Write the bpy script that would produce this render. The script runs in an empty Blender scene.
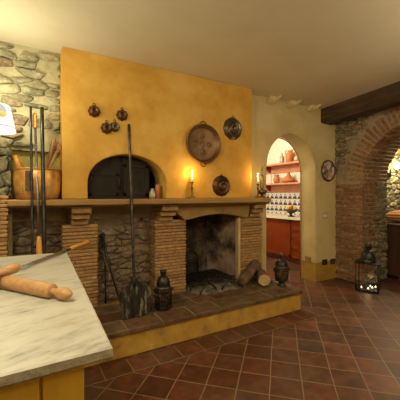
import bpy, bmesh, math, random
from mathutils import Vector, Matrix, noise
PI = math.pi
scn = bpy.context.scene
COL = scn.collection
TH = math.radians(59.7); S, Cc = math.sin(TH), math.cos(TH); F = 304.0; EYE = 1.3
HZ = .226      # hearth top
MZ = 1.262     # mantel top
CZ = 2.6       # ceiling

# ------------------------------------------------------------------ materials
def new_mat(name):
    m = bpy.data.materials.new(name); m.use_nodes = True
    nt = m.node_tree; nt.nodes.clear()
    out = nt.nodes.new('ShaderNodeOutputMaterial')
    b = nt.nodes.new('ShaderNodeBsdfPrincipled')
    nt.links.new(b.outputs[0], out.inputs[0])
    return m, nt, b, out
def N(nt, t, **kw):
    n = nt.nodes.new(t)
    for k, v in kw.items():
        if k in n.inputs: n.inputs[k].default_value = v
        else: setattr(n, k, v)
    return n
def rgba(c): return (c[0], c[1], c[2], 1)
def coords(nt, scale=(1, 1, 1)):
    tc = N(nt, 'ShaderNodeTexCoord'); mp = N(nt, 'ShaderNodeMapping')
    mp.inputs['Scale'].default_value = scale
    nt.links.new(tc.outputs['Object'], mp.inputs[0]); return mp.outputs[0]
def ramp(nt, fac, stops):
    r = N(nt, 'ShaderNodeValToRGB'); e = r.color_ramp.elements
    while len(e) < len(stops): e.new(.5)
    for i, (p, c) in enumerate(stops): e[i].position = p; e[i].color = rgba(c)
    nt.links.new(fac, r.inputs[0]); return r.outputs[0]
def mixc(nt, fac, a, b, mode='MIX'):
    m = N(nt, 'ShaderNodeMix', data_type='RGBA', blend_type=mode)
    if isinstance(fac, float): m.inputs[0].default_value = fac
    else: nt.links.new(fac, m.inputs[0])
    for i, v in ((6, a), (7, b)):
        if isinstance(v, tuple): m.inputs[i].default_value = rgba(v)
        else: nt.links.new(v, m.inputs[i])
    return m.outputs[2]
def noise_tex(nt, vec, scale, detail=4, rough=.55):
    n = N(nt, 'ShaderNodeTexNoise'); n.inputs['Scale'].default_value = scale
    n.inputs['Detail'].default_value = detail; n.inputs['Roughness'].default_value = rough
    nt.links.new(vec, n.inputs['Vector']); return n.outputs[0]
def bump(nt, b, h, strength=.3, dist=.01):
    bp = N(nt, 'ShaderNodeBump'); bp.inputs['Strength'].default_value = strength
    bp.inputs['Distance'].default_value = dist
    nt.links.new(h, bp.inputs['Height']); nt.links.new(bp.outputs[0], b.inputs['Normal'])
def mottled(name, stops, scale=6, rough=.8, metal=0, bs=.25, bd=.006, bscale=None, sc=(1, 1, 1), coat=0, spec=.5):
    m, nt, b, o = new_mat(name); v = coords(nt, sc)
    n = noise_tex(nt, v, scale, 6, .6)
    nt.links.new(ramp(nt, n, stops), b.inputs['Base Color'])
    b.inputs['Roughness'].default_value = rough; b.inputs['Metallic'].default_value = metal
    b.inputs['Coat Weight'].default_value = coat
    b.inputs['Specular IOR Level'].default_value = spec
    bump(nt, b, noise_tex(nt, v, bscale or scale * 6, 6, .6), bs, bd)
    return m
def island(name, stops, scale=25, rough=.85, bs=.5, bd=.006, dirt=(.35, .7), spec=.3, smear=None, sf=.8):
    """every separate brick / stone of a mesh takes its own colour"""
    m, nt, b, o = new_mat(name); v = coords(nt)
    g = N(nt, 'ShaderNodeNewGeometry')
    c = ramp(nt, g.outputs['Random Per Island'], stops)
    n = noise_tex(nt, v, scale, 6, .65)
    mr = N(nt, 'ShaderNodeMapRange'); nt.links.new(n, mr.inputs[0])
    mr.inputs[1].default_value = dirt[0]; mr.inputs[2].default_value = dirt[1]
    mr.inputs[3].default_value = .45; mr.inputs[4].default_value = 1.25
    if smear:
        sm = noise_tex(nt, v, 7, 7, .7); c = mixc(nt, ramp(nt, sm, [(.42, (0, 0, 0)), (.60, (sf, sf, sf))]), c, smear)
    cb = N(nt, 'ShaderNodeCombineColor')
    for i in range(3): nt.links.new(mr.outputs[0], cb.inputs[i])
    nt.links.new(mixc(nt, 1.0, c, cb.outputs[0], 'MULTIPLY'), b.inputs['Base Color'])
    b.inputs['Roughness'].default_value = rough; b.inputs['Specular IOR Level'].default_value = spec
    bump(nt, b, noise_tex(nt, v, scale * 2.2, 8, .7), bs, bd)
    return m
def emis(name, col, st):
    m, nt, b, o = new_mat(name); nt.nodes.remove(b)
    e = N(nt, 'ShaderNodeEmission'); e.inputs[0].default_value = rgba(col); e.inputs[1].default_value = st
    nt.links.new(e.outputs[0], o.inputs[0]); return m
def glass(name, tint=(.9, .92, .9), gloss=.10):
    m, nt, b, o = new_mat(name); nt.nodes.remove(b)
    t = N(nt, 'ShaderNodeBsdfTransparent'); t.inputs[0].default_value = rgba(tint)
    g = N(nt, 'ShaderNodeBsdfGlossy'); g.inputs['Roughness'].default_value = .05
    mx = N(nt, 'ShaderNodeMixShader'); mx.inputs[0].default_value = gloss
    nt.links.new(t.outputs[0], mx.inputs[1]); nt.links.new(g.outputs[0], mx.inputs[2])
    nt.links.new(mx.outputs[0], o.inputs[0]); return m

M = {}
M['ochre'] = mottled('ochre_plaster', [(.3, (.48, .245, .028)), (.5, (.58, .33, .05)), (.72, (.65, .42, .105))], 3.2, .7, bs=.25, bd=.01, bscale=14)
M['cream'] = mottled('cream_plaster', [(.3, (.50, .39, .18)), (.55, (.62, .50, .25)), (.75, (.69, .58, .34))], 2.2, .85, bs=.3, bd=.01, bscale=16)
M['ceil'] = mottled('ceiling_plaster', [(.3, (.64, .58, .43)), (.7, (.74, .69, .53))], 1.2, .9, bs=.25, bd=.012, bscale=7)
M['white'] = mottled('white_plaster', [(.3, (.78, .74, .66)), (.7, (.86, .82, .75))], 3, .8, bs=.1)
M['dado'] = mottled('dado_paint', [(.35, (.34, .20, .03)), (.65, (.46, .28, .05))], 5, .7)
M['hearthpaint'] = mottled('worn_ochre_render', [(.3, (.22, .145, .06)), (.43, (.46, .26, .045)), (.62, (.54, .33, .06)), (.75, (.58, .46, .25))], 6, .8, bs=.4, bscale=20)
M['mortar'] = mottled('old_mortar', [(.3, (.31, .28, .16)), (.7, (.47, .44, .28))], 9, .95, bs=.6, bd=.02, bscale=30)
M['mortar_pier'] = mottled('pier_mortar', [(.3, (.24, .19, .12)), (.7, (.40, .33, .22))], 9, .95, bs=.6, bd=.02, bscale=30)
M['mortar_dark'] = mottled('sooty_mortar', [(.3, (.18, .13, .085)), (.7, (.31, .235, .155))], 7, .95, bs=.6, bd=.02, bscale=28)
M['stone'] = island('field_stone', [(0, (.20, .18, .105)), (.2, (.37, .35, .215)), (.45, (.26, .245, .14)), (.7, (.43, .40, .255)), (.93, (.48, .33, .18)), (1, (.22, .18, .12))], 13, bs=1, bd=.02, smear=(.42, .40, .25))
M['stone_brown'] = island('brown_stone', [(0, (.22, .15, .10)), (.3, (.34, .25, .17)), (.6, (.28, .19, .125)), (.85, (.40, .31, .22)), (1, (.36, .19, .12))], 22, bs=1, bd=.016, smear=(.27, .195, .13), sf=.8)
M['stone_grey'] = island('pier_stone', [(0, (.22, .17, .11)), (.3, (.36, .30, .19)), (.6, (.28, .23, .15)), (.85, (.42, .35, .23)), (1, (.36, .20, .11))], 16, bs=.9, bd=.014, smear=(.31, .26, .17), sf=.6)
M['tilebrick'] = island('thin_brick', [(0, (.33, .18, .075)), (.3, (.46, .265, .11)), (.6, (.40, .225, .09)), (.85, (.52, .32, .15)), (1, (.30, .155, .065))], 22, dirt=(.25, .65))
M['redbrick'] = island('red_brick', [(0, (.26, .11, .055)), (.3, (.40, .18, .085)), (.6, (.32, .16, .085)), (.85, (.46, .27, .14)), (1, (.28, .18, .10))], 20, smear=(.33, .24, .15), sf=.55)
M['soot'] = mottled('soot', [(.34, (.014, .011, .009)), (.52, (.06, .044, .03)), (.70, (.22, .16, .105))], 4.5, .95, bs=.4)
M['sootwall'] = mottled('smoked_plaster', [(.36, (.05, .036, .026)), (.50, (.34, .24, .16)), (.66, (.56, .43, .31))], 3.4, .9, bs=.4)
M['mantel'] = mottled('mantel_wood', [(.3, (.22, .125, .04)), (.55, (.34, .20, .065)), (.75, (.42, .28, .11))], 5, .6, sc=(.25, 3, 3), bs=.3, bscale=24)
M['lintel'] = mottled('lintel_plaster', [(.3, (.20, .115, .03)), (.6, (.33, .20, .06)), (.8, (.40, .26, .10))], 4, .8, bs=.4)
M['corbel'] = mottled('corbel_brick', [(.3, (.24, .13, .05)), (.7, (.44, .26, .105))], 9, .85, bs=.5)
M['beam'] = mottled('beam_wood', [(.3, (.025, .014, .007)), (.55, (.075, .042, .020)), (.78, (.16, .095, .05))], 5, .65, sc=(4, .35, 4), bs=.6, bd=.012, bscale=14)
M['hslab'] = mottled('hearth_tile', [(.3, (.10, .055, .03)), (.6, (.20, .115, .06)), (.8, (.30, .20, .12))], 7, .6, bs=.3)
M['hslab_isl'] = island('hearth_tile_rows', [(0, (.10, .05, .027)), (.4, (.18, .095, .05)), (.7, (.14, .095, .058)), (1, (.22, .14, .08))], 12, rough=.55, bs=.3, bd=.004)
M['iron'] = mottled('black_iron', [(.35, (.016, .016, .015)), (.7, (.065, .062, .054))], 12, .36, metal=.6, bs=.3, bd=.003)
M['ironrust'] = mottled('worn_iron', [(.35, (.022, .018, .014)), (.55, (.065, .052, .04)), (.75, (.24, .20, .155))], 10, .45, metal=.6, bs=.3, bd=.003)
M['steel'] = mottled('grey_steel', [(.35, (.22, .20, .16)), (.7, (.38, .35, .29))], 15, .35, metal=.85, bs=.1)
M['copper'] = mottled('old_copper', [(.3, (.34, .15, .04)), (.5, (.62, .32, .09)), (.7, (.80, .50, .19))], 7, .38, metal=.55, bs=.15, bd=.003)
M['copper_dark'] = mottled('tarnished_copper', [(.3, (.045, .022, .012)), (.55, (.115, .055, .027)), (.78, (.33, .18, .095))], 14, .42, metal=.75, bs=.2, bd=.003)
M['pan'] = mottled('browned_copper', [(.3, (.085, .043, .018)), (.55, (.165, .088, .036)), (.78, (.30, .17, .078))], 9, .45, metal=.55, bs=.2, bd=.003)
M['blade'] = mottled('scratched_iron_blade', [(.38, (.012, .011, .010)), (.55, (.045, .04, .034)), (.70, (.30, .27, .22))], 1, .42, metal=.6, bs=.3, bd=.003, bscale=3, sc=(34, 34, 7))
M['tin'] = mottled('tarnished_tin', [(.3, (.05, .04, .028)), (.55, (.13, .10, .07)), (.78, (.28, .22, .16))], 10, .38, metal=.8, bs=.2, bd=.003)
M['brass'] = mottled('dark_brass', [(.3, (.10, .06, .02)), (.7, (.26, .16, .05))], 12, .35, metal=.85, bs=.15, bd=.003)
M['wood_pin'] = mottled('beech_wood', [(.3, (.36, .19, .075)), (.55, (.50, .28, .12)), (.8, (.60, .37, .18))], 6, .5, sc=(1, 8, 8), bs=.15, bd=.003)
M['wood_orange'] = mottled('orange_wood', [(.3, (.52, .22, .035)), (.7, (.68, .33, .06))], 9, .45, bs=.15, bd=.002)
M['wood_brown'] = mottled('brown_wood', [(.3, (.22, .11, .04)), (.7, (.42, .23, .09))], 10, .6, bs=.3, bd=.003)
M['bark'] = mottled('bark', [(.3, (.06, .035, .02)), (.55, (.17, .10, .06)), (.75, (.30, .19, .11))], 10, .95, bs=1, bd=.015, bscale=26)
M['logend'] = mottled('cut_log_end', [(.3, (.40, .26, .12)), (.7, (.56, .40, .21))], 14, .85, bs=.3)
M['ash'] = mottled('ash', [(.35, (.09, .075, .055)), (.65, (.30, .26, .20))], 16, 1, bs=.8, bd=.01, bscale=60)
M['yellow_board'] = mottled('yellow_painted_board', [(.3, (.46, .27, .02)), (.7, (.56, .34, .035))], 5, .5, sc=(4, 4, .5), bs=.12, bd=.003)
M['terracotta'] = mottled('terracotta', [(.3, (.42, .14, .05)), (.7, (.56, .22, .09))], 9, .6, bs=.2, bd=.003)
M['cabinet'] = mottled('red_cabinet_paint', [(.3, (.19, .030, .004)), (.7, (.24, .044, .006))], 5, .6, bs=.1, bd=.002, spec=.15)
M['cabinet_edge'] = mottled('red_cabinet_edge', [(.3, (.10, .018, .006)), (.7, (.13, .026, .009))], 5, .5, bs=.1, bd=.002)
M['pinkwood'] = mottled('pink_shelf_paint', [(.3, (.52, .20, .11)), (.7, (.62, .27, .16))], 5, .55, bs=.1, bd=.002)
M['chest'] = mottled('dark_chest_wood', [(.3, (.035, .015, .008)), (.7, (.075, .03, .016))], 5, .5, sc=(4, 4, .5), bs=.2, bd=.003)
M['oven_iron'] = mottled('oven_door_iron', [(.35, (.009, .006, .004)), (.7, (.022, .013, .008))], 6, .7, metal=.2, bs=.3, bd=.004)
M['dark_china'] = mottled('dark_glazed_bowl', [(.3, (.02, .025, .02)), (.7, (.05, .05, .04))], 9, .25)
M['plug'] = mottled('black_plastic', [(.3, (.015, .013, .01)), (.7, (.025, .022, .018))], 9, .4, bs=.05)
M['switchplate'] = mottled('beige_plastic', [(.3, (.36, .30, .18)), (.7, (.42, .35, .22))], 9, .4, bs=.05)
M['rocker'] = mottled('pale_plastic', [(.3, (.66, .62, .50)), (.7, (.70, .66, .54))], 9, .35, bs=.05)
M['tin_pale'] = mottled('pale_pewter', [(.3, (.36, .31, .23)), (.7, (.52, .46, .36))], 9, .5, metal=.3)
M['wax'] = mottled('wax', [(.3, (.80, .70, .50)), (.7, (.86, .78, .60))], 9, .5, bs=.05)
M['flame'] = emis('flame', (1, .72, .30), 26)
M['tealflame'] = emis('tealight_flame', (1, .80, .5), 5)
M['bulb'] = emis('bulb', (1, .80, .45), 60)
M['glass'] = glass('lantern_glass', (.985, .985, .975), .025)
M['glass_old'] = glass('smoky_lantern_glass', (.55, .5, .4), .14)
for nm, c in (('orange', (.75, .28, .03)), ('lemon', (.80, .58, .06)), ('apple', (.42, .04, .02))):
    M[nm] = mottled(nm + '_skin', [(.3, tuple(x * .85 for x in c)), (.7, c)], 9, .4, bs=.1, bd=.002)

def floor_mat(name, node, size, rot, seed=0):
    m, nt, b, o = new_mat(name)
    tc = N(nt, 'ShaderNodeTexCoord'); mp = N(nt, 'ShaderNodeMapping', vector_type='TEXTURE')
    mp.inputs['Location'].default_value = (node[0], node[1], 0); mp.inputs['Rotation'].default_value = (0, 0, rot)
    nt.links.new(tc.outputs['Object'], mp.inputs[0])
    # wobble so that the joints are hand laid
    ns = N(nt, 'ShaderNodeTexNoise'); ns.inputs['Scale'].default_value = 5; nt.links.new(mp.outputs[0], ns.inputs['Vector'])
    sub = N(nt, 'ShaderNodeVectorMath', operation='SUBTRACT'); nt.links.new(ns.outputs['Color'], sub.inputs[0]); sub.inputs[1].default_value = (.5, .5, .5)
    scl = N(nt, 'ShaderNodeVectorMath', operation='SCALE'); nt.links.new(sub.outputs[0], scl.inputs[0]); scl.inputs['Scale'].default_value = .012
    add = N(nt, 'ShaderNodeVectorMath', operation='ADD'); nt.links.new(mp.outputs[0], add.inputs[0]); nt.links.new(scl.outputs[0], add.inputs[1])
    br = N(nt, 'ShaderNodeTexBrick', offset=0, squash=1)
    br.inputs['Color1'].default_value = (0, 0, 0, 1); br.inputs['Color2'].default_value = (1, 1, 1, 1); br.inputs['Mortar'].default_value = (.5, .5, .5, 1)
    br.inputs['Scale'].default_value = 1; br.inputs['Mortar Size'].default_value = .0042; br.inputs['Mortar Smooth'].default_value = .25
    br.inputs['Brick Width'].default_value = size; br.inputs['Row Height'].default_value = size
    nt.links.new(add.outputs[0], br.inputs['Vector'])
    tile = ramp(nt, br.outputs['Color'], [(0, (.066, .022, .011)), (.3, (.125, .038, .017)), (.55, (.088, .030, .015)), (.8, (.150, .050, .022)), (1, (.060, .028, .017))])
    n = noise_tex(nt, mp.outputs[0], 9, 7, .65)
    tile = mixc(nt, 1.0, tile, ramp(nt, n, [(.25, (.40, .40, .40)), (.5, (.95, .95, .95)), (.75, (1.8, 1.65, 1.5))]), 'MULTIPLY')
    n2 = noise_tex(nt, mp.outputs[0], 2.2, 5, .6)
    stain = ramp(nt, n2, [(.48, (0, 0, 0)), (.75, (.5, .5, .5))])
    tile = mixc(nt, stain, tile, (.15, .105, .07))
    col = mixc(nt, br.outputs['Fac'], tile, (.23, .165, .095))
    nt.links.new(col, b.inputs['Base Color'])
    mr = N(nt, 'ShaderNodeMapRange'); nt.links.new(n, mr.inputs[0]); mr.inputs[3].default_value = .30; mr.inputs[4].default_value = .62
    nt.links.new(mr.outputs[0], b.inputs['Roughness'])
    inv = N(nt, 'ShaderNodeMath', operation='SUBTRACT'); inv.inputs[0].default_value = 1; nt.links.new(br.outputs['Fac'], inv.inputs[1])
    ad = N(nt, 'ShaderNodeMath', operation='MULTIPLY_ADD'); nt.links.new(n, ad.inputs[0]); ad.inputs[1].default_value = .35; nt.links.new(inv.outputs[0], ad.inputs[2])
    bump(nt, b, ad.outputs[0], .35, .004)
    return m
M['floor'] = floor_mat('terracotta_floor', (1.538, 1.63), .213, PI / 4)
M['border'] = floor_mat('terracotta_border', (.3, 2.375), .205, 0)

def marble():
    m, nt, b, o = new_mat('veined_marble'); v = coords(nt, (1, 1, 1))
    m0 = N(nt, 'ShaderNodeMapping'); m0.inputs['Rotation'].default_value = (0, 0, math.radians(-20)); nt.links.new(v, m0.inputs[0])
    mp = N(nt, 'ShaderNodeMapping'); mp.inputs['Scale'].default_value = (5, 15, 4)
    nt.links.new(m0.outputs[0], mp.inputs[0])
    n = noise_tex(nt, mp.outputs[0], 1.5, 9, .66)
    c = ramp(nt, n, [(.30, (.25, .245, .215)), (.41, (.41, .40, .355)), (.50, (.49, .48, .425)), (.75, (.55, .54, .475))])
    n2 = noise_tex(nt, v, 2.3, 5, .6)
    c = mixc(nt, ramp(nt, n2, [(.52, (0, 0, 0)), (.75, (.5, .5, .5))]), c, (.46, .41, .31))
    nt.links.new(c, b.inputs['Base Color']); b.inputs['Roughness'].default_value = .42
    bump(nt, b, n, .08, .003); return m
M['marble'] = marble()
M['marble_edge'] = mottled('rough_marble_edge', [(.3, (.20, .18, .14)), (.55, (.36, .33, .27)), (.75, (.52, .48, .40))], 14, .8, bs=.8, bd=.01, bscale=40)

def azulejo():
    m, nt, b, o = new_mat('blue_white_tiles')
    tc = N(nt, 'ShaderNodeTexCoord'); sx = N(nt, 'ShaderNodeSeparateXYZ'); nt.links.new(tc.outputs['Object'], sx.inputs[0])
    def mth(op, a, bb=None):
        n = N(nt, 'ShaderNodeMath', operation=op)
        for i, x in enumerate((a, bb)):
            if x is None: continue
            if isinstance(x, (int, float)): n.inputs[i].default_value = x
            else: nt.links.new(x, n.inputs[i])
        return n.outputs[0]
    u = mth('FRACT', mth('MULTIPLY', sx.outputs[1], 1 / .135)); w = mth('FRACT', mth('MULTIPLY', sx.outputs[2], 1 / .135))
    au = mth('ABSOLUTE', mth('SUBTRACT', u, .5)); aw = mth('ABSOLUTE', mth('SUBTRACT', w, .5))
    tri = mth('LESS_THAN', mth('MULTIPLY', au, 1.9), mth('SUBTRACT', .92, w))
    dia = mth('LESS_THAN', mth('ADD', au, aw), .16)
    f = mth('SUBTRACT', tri, mth('MULTIPLY', dia, .8))
    edge = mth('GREATER_THAN', mth('MAXIMUM', au, aw), .475)
    c = mixc(nt, f, (.66, .62, .54), (.022, .045, .13))
    c = mixc(nt, edge, c, (.45, .42, .36))
    nt.links.new(c, b.inputs['Base Color']); b.inputs['Roughness'].default_value = .2; return m
M['tiles'] = azulejo()
def stripes():
    m, nt, b, o = new_mat('striped_cloth'); v = coords(nt)
    wv = N(nt, 'ShaderNodeTexWave', bands_direction='X'); wv.inputs['Scale'].default_value = 7; wv.inputs['Distortion'].default_value = .6
    nt.links.new(v, wv.inputs['Vector'])
    nt.links.new(ramp(nt, wv.outputs[0], [(.35, (.42, .075, .03)), (.5, (.62, .30, .10)), (.7, (.70, .46, .22))]), b.inputs['Base Color'])
    b.inputs['Roughness'].default_value = .9; return m
M['stripes'] = stripes()
def painted_plate():
    m, nt, b, o = new_mat('painted_plate'); v = coords(nt)
    vo = N(nt, 'ShaderNodeTexVoronoi'); vo.inputs['Scale'].default_value = 17; nt.links.new(v, vo.inputs['Vector'])
    s = N(nt, 'ShaderNodeSeparateColor'); nt.links.new(vo.outputs['Color'], s.inputs[0])
    c = ramp(nt, s.outputs[0], [(0, (.04, .07, .14)), (.2, (.72, .68, .56)), (.45, (.50, .12, .05)), (.55, (.70, .66, .54)), (.75, (.06, .16, .16)), (.85, (.62, .42, .14)), (1, (.04, .07, .16))])
    nt.links.new(c, b.inputs['Base Color']); b.inputs['Roughness'].default_value = .2; return m
M['plate'] = painted_plate()
M['plate_rim'] = mottled('blue_glaze', [(.4, (.012, .022, .05)), (.6, (.03, .05, .09)), (.7, (.25, .24, .2))], 16, .2)
def shade_mat():
    """glowing white lampshade with a painted lemon on its side"""
    m, nt, b, o = new_mat('lit_lampshade'); nt.nodes.remove(b)
    tc = N(nt, 'ShaderNodeTexCoord'); sx = N(nt, 'ShaderNodeSeparateXYZ'); nt.links.new(tc.outputs['Object'], sx.inputs[0])
    d = N(nt, 'ShaderNodeVectorMath', operation='DISTANCE'); nt.links.new(tc.outputs['Object'], d.inputs[0]); d.inputs[1].default_value = LEMON
    e = N(nt, 'ShaderNodeEmission')
    lem = ramp(nt, sx.outputs[2], [(.095, (.95, .42, .04)), (.11, (.95, .6, .15)), (.135, (.52, .50, .40))])
    fac = ramp(nt, d.outputs['Value'], [(.045, (1, 1, 1)), (.052, (0, 0, 0))])
    c = mixc(nt, fac, (1, .93, .78), lem)
    nt.links.new(c, e.inputs[0]); e.inputs[1].default_value = 1.35
    nt.links.new(e.outputs[0], o.inputs[0]); return m

# ------------------------------------------------------------------ mesh building
class MB:
    def __init__(s): s.v = []; s.f = []; s.mi = []; s.sm = []
    def add(s, vs, fs, mi=0, smooth=False):
        o = len(s.v); s.v += [tuple(v) for v in vs]
        for f in fs: s.f.append([i + o for i in f]); s.mi.append(mi); s.sm.append(smooth)
        return s
    def box(s, c, d, rz=0, mi=0, ch=0.0, mat=None):
        x, y, z = (k / 2 for k in d)
        if ch <= 0:
            vs = [(i * x, j * y, k * z) for i in (-1, 1) for j in (-1, 1) for k in (-1, 1)]
            fs = [(0, 1, 3, 2), (4, 6, 7, 5), (0, 4, 5, 1), (2, 3, 7, 6), (0, 2, 6, 4), (1, 5, 7, 3)]
        else:
            bm = bmesh.new(); bmesh.ops.create_cube(bm, size=1)
            bmesh.ops.scale(bm, vec=d, verts=bm.verts)
            bmesh.ops.bevel(bm, geom=bm.edges[:], offset=ch, segments=1, affect='EDGES')
            bm.verts.index_update(); vs = [v.co[:] for v in bm.verts]; fs = [[v.index for v in f.verts] for f in bm.faces]; bm.free()
        m = Matrix.Translation(c) @ (mat.to_4x4() if mat else Matrix.Rotation(rz, 4, 'Z'))
        return s.add([m @ Vector(v) for v in vs], fs, mi)
    def lo(s, a, b, mi=0, ch=0.0):
        return s.box([(p + q) / 2 for p, q in zip(a, b)], [abs(q - p) for p, q in zip(a, b)], mi=mi, ch=ch)
    def tube(s, pts, r, n=10, mi=0, cap=True, closed=False):
        pts = [Vector(p) for p in pts]; k = len(pts); vs = []; fs = []
        rs = r if isinstance(r, (list, tuple)) else [r] * k
        prev = None
        for i, p in enumerate(pts):
            a = pts[(i - 1) % k] if closed or i else p; b2 = pts[(i + 1) % k] if closed or i < k - 1 else p
            t = (b2 - a).normalized()
            if prev is None:
                up = Vector((0, 0, 1)) if abs(t.z) < .9 else Vector((1, 0, 0)); u = t.cross(up).normalized()
            else: u = (prev - t * prev.dot(t)).normalized()
            prev = u; w = t.cross(u)
            for j in range(n):
                an = 2 * PI * j / n; vs.append(p + (u * math.cos(an) + w * math.sin(an)) * rs[i])
        for i in range(k if closed else k - 1):
            i2 = (i + 1) % k
            for j in range(n): fs.append((i * n + j, i * n + (j + 1) % n, i2 * n + (j + 1) % n, i2 * n + j))
        s.add(vs, fs, mi, True)
        if cap and not closed:
            o = len(s.v) - len(vs)
            for e in (0, k - 1): s.f.append([o + e * n + j for j in range(n)]); s.mi.append(mi); s.sm.append(False)
        return s
    def lathe(s, prof, n=28, mat=None, mi=0, smooth=True, arc=2 * PI, ph=0, flute=0, nf=0):
        """profile (r, z) turned about z, then mat applied"""
        vs = []; fs = []; k = len(prof); full = arc > 6.28
        cols = n if full else n + 1
        for j in range(cols):
            a = ph + arc * j / n
            for r, z in prof:
                rr = r * (1 + flute * math.cos(nf * a)) if flute else r
                v = Vector((rr * math.cos(a), rr * math.sin(a), z)); vs.append(mat @ v if mat else v)
        for j in range(n):
            j2 = (j + 1) % cols
            for i in range(k - 1): fs.append((j * k + i, j2 * k + i, j2 * k + i + 1, j * k + i + 1))
        return s.add(vs, fs, mi, smooth)
    def prism(s, poly, fn, d0, d1, mi=0, smooth=False):
        """polygon (u, v) extruded between depths through fn(u, v, d)"""
        n = len(poly); vs = [fn(u, v, d0) for u, v in poly] + [fn(u, v, d1) for u, v in poly]
        fs = [list(range(n)), list(range(2 * n - 1, n - 1, -1))] + [(i, (i + 1) % n, (i + 1) % n + n, i + n) for i in range(n)]
        return s.add(vs, fs, mi, smooth)
    def ball(s, c, r, sc=(1, 1, 1), mi=0, nu=14, nv=9, rot=None):
        prof = [(max(1e-4, math.sin(PI * i / nv)) * r, -math.cos(PI * i / nv) * r) for i in range(nv + 1)]
        m = Matrix.Translation(c) @ (rot.to_4x4() if rot else Matrix()) @ Matrix.Diagonal((*sc, 1))
        return s.lathe(prof, nu, m, mi)
    def build(s, name, mats, parent=None, bevel=0, loc=None):
        me = bpy.data.meshes.new(name); me.from_pydata(s.v, [], s.f)
        mats = mats if isinstance(mats, list) else [mats]
        for m in mats: me.materials.append(M[m] if isinstance(m, str) else m)
        me.polygons.foreach_set('material_index', s.mi); me.polygons.foreach_set('use_smooth', s.sm)
        bm = bmesh.new(); bm.from_mesh(me); bmesh.ops.remove_doubles(bm, verts=bm.verts, dist=1e-5)
        bmesh.ops.recalc_face_normals(bm, faces=bm.faces); bm.to_mesh(me); bm.free()
        o = bpy.data.objects.new(name, me); COL.objects.link(o)
        if parent: o.parent = parent
        if loc: o.location = loc
        if bevel:
            md = o.modifiers.new('soft edges', 'BEVEL'); md.width = bevel; md.segments = 2; md.limit_method = 'ANGLE'
        return o
def tag(o, label, cat, group=None):
    o['label'] = label; o['category'] = cat
    if group: o['group'] = group
    return o
def thing(name, loc, label, cat, group=None, rz=0):
    o = bpy.data.objects.new(name, None); COL.objects.link(o); o.empty_display_size = .05
    o.location = loc; o.rotation_euler = (0, 0, rz); return tag(o, label, cat, group)
def struct(o): o['kind'] = 'structure'; return o
def dup(root, loc, label=None, rz=None):
    r = root.copy(); COL.objects.link(r); r.location = loc
    if rz is not None: r.rotation_euler = (0, 0, rz)
    if label: r['label'] = label
    for ch in list(root.children):
        c = ch.copy(); COL.objects.link(c); c.parent = r
        for g in list(ch.children):
            d = g.copy(); COL.objects.link(d); d.parent = c
    return r
def yface(Y): return lambda u, v, d: (u, Y - d, v)      # wall seen from -Y, depth towards the viewer
def xface(X): return lambda u, v, d: (X - d, u, v)      # wall seen from -X
def align(axis):
    return Vector((0, 0, 1)).rotation_difference(Vector(axis).normalized()).to_matrix().to_4x4()

def arch_wall(mb, fn, u0, u1, v0, v1, a0, a1, spring, rise, d0, d1, n=28, mi=0, reveal=0, vb=None):
    """rectangle with an arched opening that starts at v0"""
    c = (a0 + a1) / 2; w = (a1 - a0) / 2
    arc = [(c - w * math.cos(PI * i / n), spring + rise * math.sin(PI * i / n)) for i in range(n + 1)]
    path = [(a0, v0)] + arc + [(a1, v0)]
    for d in (d0, d1):
        q = lambda *p: mb.add([fn(u, v, d) for u, v in p], [(0, 1, 2, 3)], mi)
        q((u0, v0), (a0, v0), (a0, spring), (u0, spring)); q((u0, spring), (a0, spring), (a0, v1), (u0, v1))
        q((a1, v0), (u1, v0), (u1, spring), (a1, spring)); q((a1, spring), (u1, spring), (u1, v1), (a1, v1))
        for i in range(n): q(arc[i], arc[i + 1], (arc[i + 1][0], v1), (arc[i][0], v1))
    for (p, r) in zip(path[:-1], path[1:]):
        mb.add([fn(*p, d0), fn(*r, d0), fn(*r, d1), fn(*p, d1)], [(0, 1, 2, 3)], reveal, True)
    for (p, r) in (((u0, v0), (u0, v1)), ((u0, v1), (u1, v1)), ((u1, v1), (u1, v0)), ((u1, v0), (a1, v0)), ((a0, v0), (u0, v0))):
        mb.add([fn(*p, d0), fn(*r, d0), fn(*r, d1), fn(*p, d1)], [(0, 1, 2, 3)], mi)
    return path

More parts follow.
